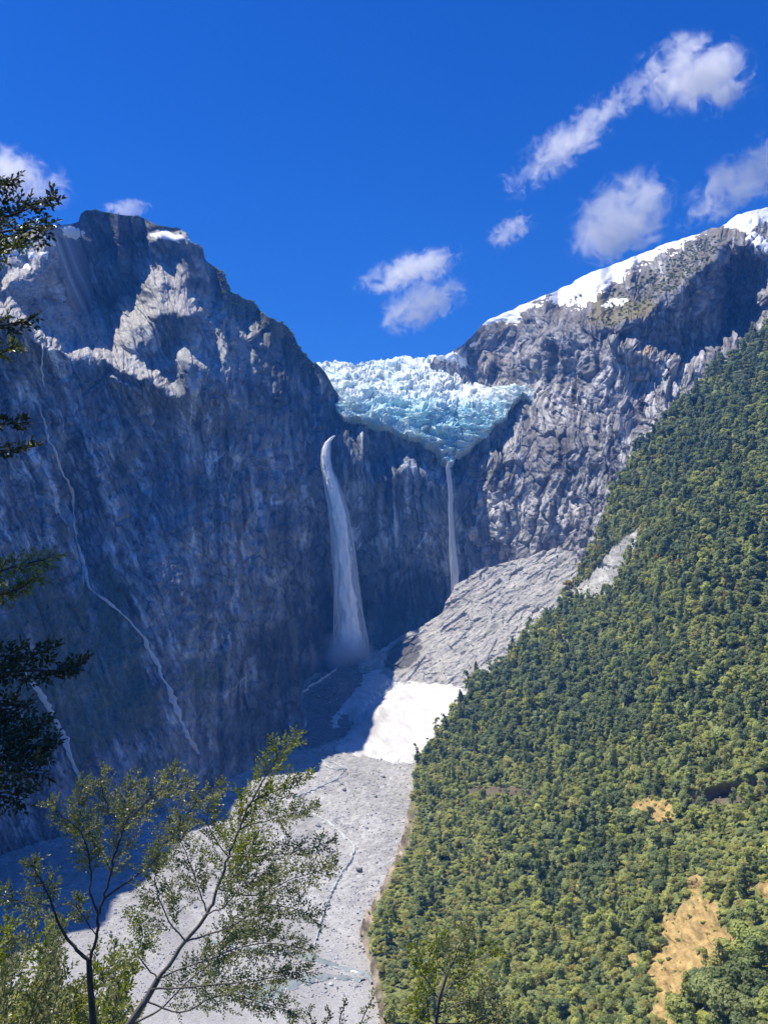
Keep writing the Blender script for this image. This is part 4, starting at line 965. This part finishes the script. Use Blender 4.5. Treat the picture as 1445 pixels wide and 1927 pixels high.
# ------------------------------------------------------------------ foreground branches and leaves
class Spray:
    """woody shoots and leaves gathered into two meshes: branch wood and foliage"""
    def __init__(self, seed): self.r = random.Random(seed); self.wv = []; self.wf = []; self.n = 0; self.L = []
    def wood(self, pts, r0, r1, n=5):
        m = len(pts); V, F = tube(pts, [lerp(r0, r1, i/(m-1)) for i in range(m)], n)
        self.wv += [tuple(v) for v in V]; self.wf += [tuple(q+self.n for q in f) for f in F]; self.n += len(V)
    def leaf(self, p, d, nrm, ln, wd):
        s = d.cross(nrm).normalized()
        fold = nrm*(ln*self.r.uniform(.05, .22)); b = p
        m1 = p+d*ln*.42; tip = p+d*ln-nrm*ln*self.r.uniform(-.05, .15)
        self.L.append((b, m1+s*wd+fold, tip, m1-s*wd+fold))
    def twig(self, pts, lf, nrm, gap, bare=.12):
        """leaves set alternately along a shoot"""
        seg = [(pts[i+1]-pts[i]).length for i in range(len(pts)-1)]; tot = sum(seg); s = tot*bare; side = 1
        while s < tot:
            q = s; i = 0
            while i < len(seg)-1 and q > seg[i]: q -= seg[i]; i += 1
            t_ = (pts[i+1]-pts[i]).normalized(); p = pts[i]+t_*q
            nn_ = (nrm+Vector((self.r.gauss(0,.45), self.r.gauss(0,.45), self.r.gauss(0,.45)))).normalized()
            sd = t_.cross(nn_).normalized()*side; side = -side
            d = (t_*self.r.uniform(.45, 1.0)+sd*self.r.uniform(.6, 1.0)+nn_*self.r.uniform(-.2, .35)).normalized()
            l_ = lf*self.r.uniform(.65, 1.15)*(1-.35*(s/tot)**2)
            self.leaf(p, d, nn_, l_, l_*self.r.uniform(.2, .28)); s += gap*self.r.uniform(.6, 1.4)
        d = (pts[-1]-pts[-2]).normalized(); self.leaf(pts[-1], d, nrm, lf*.8, lf*.2)
    def curve(self, p, d, ln, n=5, curl=.25, bias=Vector((0,0,0))):
        pts = [p]; d = d.normalized()
        for i in range(n):
            d = (d+Vector((self.r.gauss(0,curl), self.r.gauss(0,curl), self.r.gauss(0,curl)))*.35+bias*.12).normalized(); pts.append(pts[-1]+d*(ln/n))
        return pts
    def bough(self, pts, r0, r1, lf, twl, tgap, start=.25, nrm=None, sub=True, gap=None, bias=Vector((0,0,.3)), fan=1.0):
        """a branch along pts with flat side sprays of leafy shoots"""
        P = [Vector(q) for q in pts]; S = [P[0]]
        for i in range(len(P)-1):
            a = P[max(i-1,0)]; b = P[i]; c = P[i+1]; e = P[min(i+2,len(P)-1)]
            for k in range(1, 6):
                t_ = k/5; S.append(.5*((2*b)+(c-a)*t_+(2*a-5*b+4*c-e)*t_*t_+(3*b-a-3*c+e)*t_**3))
        sc_ = twl*.015
        S = [S[0]]+[q+Vector((self.r.gauss(0,sc_), self.r.gauss(0,sc_), self.r.gauss(0,sc_))) for q in S[1:]]
        self.wood(S, r0, r1, 6)
        seg = [(S[i+1]-S[i]).length for i in range(len(S)-1)]; tot = sum(seg); s = tot*start; side = self.r.choice((-1, 1))
        g = gap or lf*.36
        while s < tot:
            q = s; i = 0
            while i < len(seg)-1 and q > seg[i]: q -= seg[i]; i += 1
            t_ = (S[i+1]-S[i]).normalized(); p = S[i]+t_*q; f = s/tot
            nn_ = ((nrm or Vector((.1, -.75, .65)))+Vector((self.r.gauss(0,.3), self.r.gauss(0,.3), self.r.gauss(0,.3)))).normalized()
            sd = t_.cross(nn_).normalized()*side; side = -side
            ln = twl*self.r.uniform(.55, 1.15)*(1-.6*f**1.5)
            d = t_*self.r.uniform(.6, 1.0)+sd*self.r.uniform(.5, 1.0)*fan
            tp = self.curve(p, d, ln, 5, .3, bias); self.wood(tp, max(r1*.8, r0*.16), r1*.4, 4); self.twig(tp, lf, nn_, g)
            if sub:
                for k in (1, 2, 3):
                    if self.r.random() < .8:
                        tq = (tp[k+1]-tp[k]).normalized(); s2 = tq.cross(nn_).normalized()*self.r.choice((-1, 1))
                        sp_ = self.curve(tp[k], tq*.8+s2*.8, ln*self.r.uniform(.3, .55), 4, .3, bias); self.wood(sp_, r1*.6, r1*.3, 3); self.twig(sp_, lf*.9, nn_, g)
            s += tgap*self.r.uniform(.6, 1.4)
        self.twig(S[-4:], lf, nrm or Vector((.1,-.75,.65)), g)
    def out(self, parent, bark, leafm, wood='branch', fol='foliage'):
        if self.wv:
            link(bpy.data.objects.new(wood, np_mesh(wood, np.array(self.wv), np.array(self.wf), None, True, bark)), parent)
        if self.L:
            V = np.array([[tuple(q) for q in lf] for lf in self.L]).reshape(-1, 3)
            F = np.arange(len(V)).reshape(-1, 4); F = np.concatenate([F[:, [0,1,2]], F[:, [0,2,3]]])
            link(bpy.data.objects.new(fol, np_mesh(fol, V, F, None, False, leafm)), parent)
        return len(self.L)
def foot(px, D):
    x = (px-CXP)/FPX*D; return Vector((x, D, float(near_z(np.array(x), np.array(D)))-.12))
def rebase(o, base):
    o.location = base
    for ch in o.children: ch.location = -Vector(base)
def px3(lst, D, dd=0.):
    return [up1(q[0], q[1], D+(q[2] if len(q) > 2 else 0)+dd) for q in lst]
def mat_nearleaf(name, col, trans=.35):
    m, n, l, b = mat_new(name)
    gm = n.new('ShaderNodeNewGeometry'); cr = n.new('ShaderNodeValToRGB'); cr.color_ramp.elements[0].color = (col[0]*.55, col[1]*.62, col[2]*.6, 1); cr.color_ramp.elements[1].color = (col[0]*1.5, col[1]*1.32, col[2]*1.1, 1)
    l.new(gm.outputs['Random Per Island'], cr.inputs[0]); l.new(cr.outputs[0], b.inputs['Base Color'])
    b.inputs['Roughness'].default_value = .38; b.inputs['Specular IOR Level'].default_value = .5
    tr = n.new('ShaderNodeBsdfTranslucent'); ms = n.new('ShaderNodeMixShader'); ms.inputs[0].default_value = trans
    hs = n.new('ShaderNodeHueSaturation'); hs.inputs['Saturation'].default_value = 1.2; hs.inputs['Value'].default_value = 1.5
    l.new(cr.outputs[0], hs.inputs['Color']); l.new(hs.outputs[0], tr.inputs['Color']); l.new(b.outputs[0], ms.inputs[1]); l.new(tr.outputs[0], ms.inputs[2]); l.new(ms.outputs[0], n['Material Output'].inputs['Surface'])
    return m
M_NL = mat_nearleaf('beech_leaf', (.19,.225,.08)); M_NL2 = mat_nearleaf('pale_leaf', (.25,.28,.13), .35); M_NLD = mat_nearleaf('dark_leaf', (.04,.055,.018), .2); M_NLY = mat_nearleaf('yellow_leaf', (.24,.29,.05), .45)
M_NB = mat_plain('grey_bark', (.16,.14,.12), .85, 25, .35, .2, .3); M_NBD = mat_plain('dark_bark', (.07,.06,.055), .85, 25, .35, .2, .3)
# sapling with a forked trunk, in front of the left wall
D1 = 3.3; ra = foot(190, D1+.2)
sap = empty('beech_sapling')
S = Spray(3); S.wood([foot(190, D1+.2)]+px3([(186,2300,.1),(182,2100,.05),(178,1960),(174,1900),(170,1850),(168,1808)], D1), .017, .0105, 8)
S.out(sap, M_NBD, M_NL, 'trunk')
for k, (pts, r0, tw, st) in enumerate([
  ([(168,1808),(140,1782),(112,1742),(94,1690),(74,1650),(62,1622)], .013, .11, .55),
  ([(168,1808),(183,1762),(185,1722),(196,1690),(210,1640),(222,1590),(232,1560),(236,1500),(262,1462)], .012, .13, .45),
  ([(185,1722),(172,1680),(170,1630),(152,1566),(112,1532),(92,1510)], .007, .11, .3),
  ([(196,1690),(240,1660),(290,1620),(330,1560),(372,1510),(412,1482)], .008, .12, .3),
  ([(222,1590),(240,1545),(285,1500),(330,1450)], .005, .11, .1),
  ([(210,1640),(180,1580),(150,1520),(160,1466)], .005, .11, .3),
  ([(232,1560),(200,1510),(190,1470),(196,1450)], .004, .10, .2),
  ([(94,1690),(60,1700),(20,1690),(0,1682)], .004, .09, .1),
  ([(183,1762),(160,1730),(145,1706),(150,1690)], .004, .07, .3),
  ([(285,1500),(320,1490),(360,1475)], .003, .09, .1)]):
    S = Spray(20+k); S.bough(px3(pts, D1, [0,.05,-.1,.08,-.05,.12,.1,0,-.1,.05][k]), r0*.6, .0011, .0165, tw*1.15, .0125, st)
    S.out(sap, M_NBD, M_NL2 if k in (1,4,6,3,9) else M_NL)
rebase(sap, ra)
tag(sap, 'slender beech sapling with a forked dark trunk and pale leaf sprays', 'sapling')
# leaning shrub whose long shoots reach across the gravel
D2 = 3.0; shb = empty('leaning_shrub')
S = Spray(5); S.wood([foot(205, D2+.2)]+px3([(215,2250,.1),(228,2040,.05),(242,1930),(275,1882),(298,1842)], D2), .016, .0105, 8); S.out(shb, M_NB, M_NL, 'trunk')
for k, (pts, r0, tw, st, lm) in enumerate([
  ([(298,1842),(350,1772),(390,1720),(410,1672),(430,1612),(450,1560),(470,1512),(500,1462),(530,1412),(566,1388)], .012, .13, .42, M_NLY),
  ([(470,1512),(520,1488),(560,1470),(588,1456)], .004, .08, .1, M_NLY),
  ([(450,1560),(500,1545),(550,1532),(592,1519)], .004, .08, .15, M_NL),
  ([(430,1612),(490,1612),(550,1604),(624,1584)], .005, .09, .15, M_NL),
  ([(410,1672),(480,1684),(550,1655),(630,1629)], .005, .10, .2, M_NL),
  ([(350,1772),(430,1745),(510,1702),(593,1726)], .006, .12, .25, M_NL),
  ([(298,1842),(390,1806),(490,1776),(585,1788)], .006, .12, .25, M_NL),
  ([(285,1862),(380,1856),(480,1846),(585,1823)], .006, .11, .3, M_NL),
  ([(275,1882),(340,1905),(420,1872),(500,1890),(560,1910)], .006, .11, .3, M_NL),
  ([(390,1720),(372,1665),(352,1610),(330,1560)], .005, .12, .15, M_NL2),
  ([(350,1772),(312,1722),(292,1660),(300,1610)], .005, .12, .15, M_NL),
  ([(298,1842),(262,1800),(268,1752),(250,1722)], .005, .10, .2, M_NLY),
  ([(410,1672),(440,1650),(470,1600),(480,1570)], .004, .10, .2, M_NLY),
  ([(430,1612),(400,1570),(390,1530),(410,1500)], .004, .09, .2, M_NL),
  ([(390,1720),(430,1700),(470,1650),(520,1640)], .005, .12, .1, M_NL),
  ([(390,1806),(420,1770),(470,1740),(520,1750)], .004, .12, .1, M_NL),
  ([(242,1930),(300,1900),(360,1840),(420,1800)], .008, .12, .35, M_NL)]):
    S = Spray(60+k); S.bough(px3(pts, D2, [0,0,.05,-.05,.1,-.1,.05,-.05,.1,.1,-.1,.1,-.12,.1,-.15,.12,.15][k]), r0*.62, .0011, .0155, tw*1.15, .011, st)
    S.out(shb, M_NB, lm)
rebase(shb, foot(205, D2+.2))
tag(shb, 'leaning green shrub with long leafy shoots reaching over the gravel', 'shrub')
# branches of a tree standing just outside the left edge
D3 = 2.3; ov = empty('overhanging_tree')
S = Spray(7); S.wood([foot(-430, D3), up1(-420, 2600, D3), up1(-400, 1800, D3), up1(-380, 1200, D3), up1(-390, 600, D3), up1(-370, 100, D3)], .06, .03, 8); S.out(ov, M_NBD, M_NLD, 'trunk')
for k, (pts, r0, tw, st) in enumerate([
  ([(-390,520),(-200,440),(-60,420),(20,405),(60,385),(96,376)], .010, .10, .35),
  ([(-390,540),(-200,470),(-60,450),(30,432),(86,428)], .008, .10, .4),
  ([(-390,480),(-200,400),(-80,370),(-10,352),(20,345)], .008, .09, .4),
  ([(-390,560),(-200,500),(-80,480),(0,470),(40,455)], .008, .09, .4),
  ([(-390,700),(-200,640),(-80,625),(0,615),(50,604)], .008, .08, .45),
  ([(-390,720),(-200,680),(-80,665),(0,662),(36,652)], .007, .07, .45),
  ([(-390,860),(-200,800),(-60,795),(0,798),(54,795)], .006, .035, .6),
  ([(-390,900),(-200,860),(-60,850),(20,848),(72,838)], .006, .04, .6),
  ([(-390,1160),(-200,1110),(-60,1090),(30,1066),(104,1048)], .008, .07, .45),
  ([(-390,1190),(-200,1140),(-60,1120),(20,1115),(66,1086)], .008, .08, .45),
  ([(-390,1330),(-200,1290),(-60,1278),(40,1262),(100,1262),(155,1250)], .009, .075, .4),
  ([(-390,1300),(-200,1250),(-60,1240),(40,1232),(106,1218)], .008, .075, .45),
  ([(-390,1380),(-200,1340),(-60,1330),(0,1335),(56,1326)], .008, .09, .4),
  ([(-390,1460),(-200,1420),(-60,1405),(30,1400),(100,1404)], .009, .10, .35),
  ([(-390,1500),(-200,1470),(-60,1450),(20,1440),(84,1452)], .009, .11, .35),
  ([(-390,1540),(-200,1500),(-60,1490),(0,1490),(44,1500)], .008, .10, .35),
  ([(-390,1420),(-200,1390),(-60,1380),(0,1372),(70,1370)], .008, .10, .35)]):
    S = Spray(120+k); S.bough(px3(pts, D3, random.Random(k).uniform(-.15, .15)), r0*.8, .0014, .022, tw*1.25, .012, st, Vector((.05, -.75, .6)), fan=1.1, bias=Vector((.1, 0, .1)))
    S.out(ov, M_NBD, M_NL if k in (3, 5, 8, 9) else M_NLD)
rng = np.random.default_rng(50); cc = []; rr = []  # unseen crown leaves, added towards the sun to shade the boughs
for k in range(90):
    h_ = .4+2.4*rng.random(); z_ = -.7+1.7*rng.random(); cc.append((-1.12-.42*h_-.35*rng.random()-.12*h_, 2.3+.35*h_+.35*(rng.random()-.5), z_+h_)); rr.append(.16+.12*rng.random())
V, F = leaf_cloud(rng, np.array(cc), np.array(rr), 90, .022)
link(bpy.data.objects.new('crown', np_mesh('crown', V, F, None, False, M_NLD)), ov)
rebase(ov, foot(-430, D3))
tag(ov, 'dark leafy branches hanging in from a tree at the left edge', 'tree')
# sunlit bush in the lower left corner
D4 = 4.6; bu = empty('sunlit_bush'); rg = random.Random(77)
for k in range(46):
    a = rg.uniform(-90, 250); top_ = 1690+.4*max(a, 0)+rg.uniform(-10, 150); b0 = 2080
    S = Spray(200+k); D = D4+rg.uniform(-.5, .7)
    S.bough([foot(a-70+rg.uniform(-40, 40), D)]+px3([(a-50+rg.uniform(-30, 30), b0), (a-20, (b0+top_)/2), (a+rg.uniform(0, 40), top_)], D), .005, .002, .036, .22, .042, .5, Vector((0,-.6,.8)), gap=.014)
    S.out(bu, M_NB, rg.choice((M_NL2, M_NLY, M_NL2, M_NL2)))
rebase(bu, foot(80, D4))
tag(bu, 'thick sunlit bush filling the lower left corner', 'bush')
# yellow-green sapling and dark shoots at the lower edge
D5 = 6.0; ys = empty('yellow_sapling')
S = Spray(8); S.wood([foot(790, D5)]+px3([(800,2200),(812,2000),(820,1927),(826,1880),(840,1836)], D5), .018, .011, 6); S.out(ys, M_NB, M_NLY, 'trunk')
for k, (pts, r0, tw) in enumerate([([(840,1836),(856,1800),(868,1770),(884,1736)], .009, .17), ([(826,1880),(800,1840),(792,1810),(780,1780)], .007, .16), ([(830,1870),(870,1840),(900,1810),(936,1790)], .007, .17), ([(820,1910),(860,1890),(900,1880),(930,1850)], .007, .16), ([(818,1930),(790,1900),(780,1870)], .006, .14), ([(840,1836),(820,1800),(830,1760)], .006, .14), ([(820,1927),(880,1925),(930,1912),(960,1905)], .006, .15)]):
    S = Spray(300+k); S.bough(px3(pts, D5, .1*(k % 3)), r0*.7, .0022, .036, tw*1.2, .03, .1, gap=.014); S.out(ys, M_NB, M_NLY if k % 3 else M_NL2)
rebase(ys, foot(790, D5))
tag(ys, 'small yellow-green sapling at the bottom edge in front of the forest slope', 'sapling')
ds = empty('dark_shrub')
for k, (pts, tw) in enumerate([([(650,2150),(648,2000),(640,1930),(650,1882)], .13), ([(700,2150),(690,2000),(680,1930),(700,1880)], .13), ([(600,2150),(600,2020),(590,1950),(582,1900)], .12), ([(720,2150),(730,2010),(720,1950),(732,1905)], .11), ([(660,2150),(620,2020),(612,1960),(620,1905)], .12), ([(540,2150),(550,2020),(545,1960),(556,1912)], .11)]):
    S = Spray(330+k); S.bough([foot(640+(pts[0][0]-640)*.5, 4.4+.1*(k % 3))]+px3(pts, 4.4, .1*(k % 3)), .007, .002, .021, tw, .04, .72, gap=.012); S.out(ds, M_NBD, M_NL if k % 2 else M_NLD)
rebase(ds, foot(640, 4.4))
tag(ds, 'dark green shoots poking up at the bottom edge below the river', 'shrub')
# ------------------------------------------------------------------ air
def box_mesh(name, lo, hi):
    x0, y0, z0 = lo; x1, y1, z1 = hi
    V = np.array([(x0,y0,z0),(x1,y0,z0),(x1,y1,z0),(x0,y1,z0),(x0,y0,z1),(x1,y0,z1),(x1,y1,z1),(x0,y1,z1)])
    F = np.array([(0,3,2,1),(4,5,6,7),(0,1,5,4),(1,2,6,5),(2,3,7,6),(3,0,4,7)]); return np_mesh(name, V, F)
mh = bpy.data.materials.new('haze'); mh.use_nodes = True; nn = mh.node_tree.nodes; ll = mh.node_tree.links; nn.clear()
pv = nn.new('ShaderNodeVolumePrincipled'); oo = nn.new('ShaderNodeOutputMaterial'); ll.new(pv.outputs[0], oo.inputs['Volume'])
pv.inputs['Color'].default_value = (.06, .30, 1.0, 1); pv.inputs['Density'].default_value = .00010; pv.inputs['Anisotropy'].default_value = 0.0
pv.inputs['Absorption Color'].default_value = (1, 1, 1, 1)
me = box_mesh('haze', (-2410, -910, -264), (2410, 2510, 960)); me.materials.append(mh)
hz = link(bpy.data.objects.new('haze', me)); tag(hz, 'thin blue mountain air filling the valley', kind='stuff')

# mist thrown up where the tall fall lands
def mist(name, label, loc, scl, dens, nscale, col=(.9,.94,1)):
    import bmesh
    bm = bmesh.new(); bmesh.ops.create_icosphere(bm, subdivisions=3, radius=1.0)
    me = bpy.data.meshes.new(name); bm.to_mesh(me); bm.free()
    m = bpy.data.materials.new(name); m.use_nodes = True; n = m.node_tree.nodes; l = m.node_tree.links; n.clear()
    pv = n.new('ShaderNodeVolumePrincipled'); oo = n.new('ShaderNodeOutputMaterial'); l.new(pv.outputs[0], oo.inputs['Volume'])
    pv.inputs['Color'].default_value = (*col, 1); pv.inputs['Anisotropy'].default_value = .1
    tc = n.new('ShaderNodeTexCoord'); ln = n.new('ShaderNodeVectorMath'); ln.operation = 'LENGTH'
    fa = n.new('ShaderNodeMapRange'); fa.interpolation_type = 'SMOOTHSTEP'
    for a, v in (('From Min', 1.0), ('From Max', .15), ('To Min', 0.), ('To Max', 1.)): fa.inputs[a].default_value = v
    ns = n.new('ShaderNodeTexNoise'); ns.inputs['Scale'].default_value = nscale; ns.inputs['Detail'].default_value = 4
    nr = n.new('ShaderNodeMapRange'); nr.inputs['From Min'].default_value = .35; nr.inputs['From Max'].default_value = .7; nr.inputs['To Max'].default_value = dens
    mu = n.new('ShaderNodeMath'); mu.operation = 'MULTIPLY'
    l.new(tc.outputs['Object'], ln.inputs[0]); l.new(ln.outputs['Value'], fa.inputs['Value']); l.new(tc.outputs['Object'], ns.inputs['Vector'])
    l.new(ns.outputs['Fac'], nr.inputs['Value']); l.new(nr.outputs[0], mu.inputs[0]); l.new(fa.outputs[0], mu.inputs[1]); l.new(mu.outputs[0], pv.inputs['Density'])
    me.materials.append(m); o = link(bpy.data.objects.new(name, me)); o.location = loc; o.scale = scl
    return o
o = mist('mist', 'x', up1(650, 1228, 1395), (52, 36, 46), .22, 1.9); tag(o, 'white spray drifting round the foot of the tall waterfall', kind='stuff')
# ------------------------------------------------------------------ clouds
def cloud(label, px, py, rx, ry, ang, dens, seed, D=7000, thr=.44, nsc=1.6, soft=.12):
    import bmesh
    bm = bmesh.new(); bmesh.ops.create_icosphere(bm, subdivisions=3, radius=1.0)
    me = bpy.data.meshes.new('cloud'); bm.to_mesh(me); bm.free()
    m = bpy.data.materials.new('cloud'); m.use_nodes = True; n = m.node_tree.nodes; l = m.node_tree.links; n.clear()
    pv = n.new('ShaderNodeVolumePrincipled'); oo = n.new('ShaderNodeOutputMaterial'); l.new(pv.outputs[0], oo.inputs['Volume'])
    pv.inputs['Color'].default_value = (1, 1, 1, 1); pv.inputs['Anisotropy'].default_value = .3; pv.inputs['Absorption Color'].default_value = (1,1,1,1)
    tc = n.new('ShaderNodeTexCoord'); ln = n.new('ShaderNodeVectorMath'); ln.operation = 'LENGTH'
    mp = n.new('ShaderNodeMapping'); mp.inputs['Location'].default_value = (seed*3.7, seed*1.9, seed*2.3); asp = rx/ry; mp.inputs['Scale'].default_value = (asp**.5, 1, asp**-.5)
    ns = n.new('ShaderNodeTexNoise'); ns.inputs['Scale'].default_value = nsc; ns.inputs['Detail'].default_value = 8; ns.inputs['Roughness'].default_value = .64; ns.inputs['Distortion'].default_value = .8
    fa = n.new('ShaderNodeMath'); fa.operation = 'MULTIPLY_ADD'; fa.inputs[1].default_value = -.34; fa.inputs[2].default_value = .18     # noise level falls off outwards
    ad = n.new('ShaderNodeMath'); ad.operation = 'ADD'
    nr = n.new('ShaderNodeMapRange'); nr.interpolation_type = 'SMOOTHSTEP'; nr.inputs['From Min'].default_value = thr; nr.inputs['From Max'].default_value = thr+soft; nr.inputs['To Max'].default_value = dens
    ed = n.new('ShaderNodeMapRange'); ed.inputs['From Min'].default_value = 1.0; ed.inputs['From Max'].default_value = .72
    mu = n.new('ShaderNodeMath'); mu.operation = 'MULTIPLY'
    l.new(tc.outputs['Object'], ln.inputs[0]); l.new(tc.outputs['Object'], mp.inputs[0]); l.new(mp.outputs[0], ns.inputs['Vector'])
    l.new(ln.outputs['Value'], fa.inputs[0]); l.new(ns.outputs['Fac'], ad.inputs[0]); l.new(fa.outputs[0], ad.inputs[1]); l.new(ad.outputs[0], nr.inputs['Value'])
    l.new(ln.outputs['Value'], ed.inputs['Value']); l.new(nr.outputs[0], mu.inputs[0]); l.new(ed.outputs[0], mu.inputs[1]); l.new(mu.outputs[0], pv.inputs['Density'])
    me.materials.append(m); o = link(bpy.data.objects.new('cloud', me)); o.location = up1(px, py, D); k = D/FPX
    o.scale = (rx*k, (rx*ry)**.5*k*.8, ry*k); o.rotation_euler = (0, math.radians(-ang)*-1, 0)
    tag(o, label, 'cloud', 'small white clouds in the blue sky'); return o
cloud('large puffy cloud highest in the sky', 1310, 142, 132, 80, 8, .0055, 1, nsc=2.2)
cloud('torn diagonal wisp of cloud trailing below the highest puffy cloud', 1065, 270, 190, 54, -38, .0042, 2, thr=.485, nsc=3.2)
cloud('faint veil joining the highest puffy cloud to the torn wisp', 1190, 172, 84, 40, -35, .003, 12, thr=.48, nsc=2.8)
cloud('bright full cloud resting just above the snowy ridge', 1168, 412, 128, 90, -38, .0055, 3, nsc=2.2)
cloud('streaky cloud entering from the right-hand edge of the picture', 1402, 335, 175, 68, -32, .0042, 4, nsc=2.8, thr=.47)
cloud('upper lobe of the pair of small clouds over the glacier', 772, 510, 128, 42, -16, .0065, 5, nsc=2.8, thr=.455)
cloud('lower lobe of the pair of small clouds over the glacier', 796, 574, 104, 54, -20, .0065, 6, nsc=2.6, thr=.455)
cloud('tiny tick-shaped cloud between the glacier pair and the bright cloud', 958, 436, 66, 34, -28, .005, 7, thr=.47, nsc=2.8)
cloud('pale cloud behind the overhanging leaves at the left edge', 20, 332, 135, 66, 14, .0045, 8, thr=.45, nsc=2.3)
cloud('faint low cloud peeping over the left summit', 240, 392, 66, 22, 0, .005, 9, thr=.45)
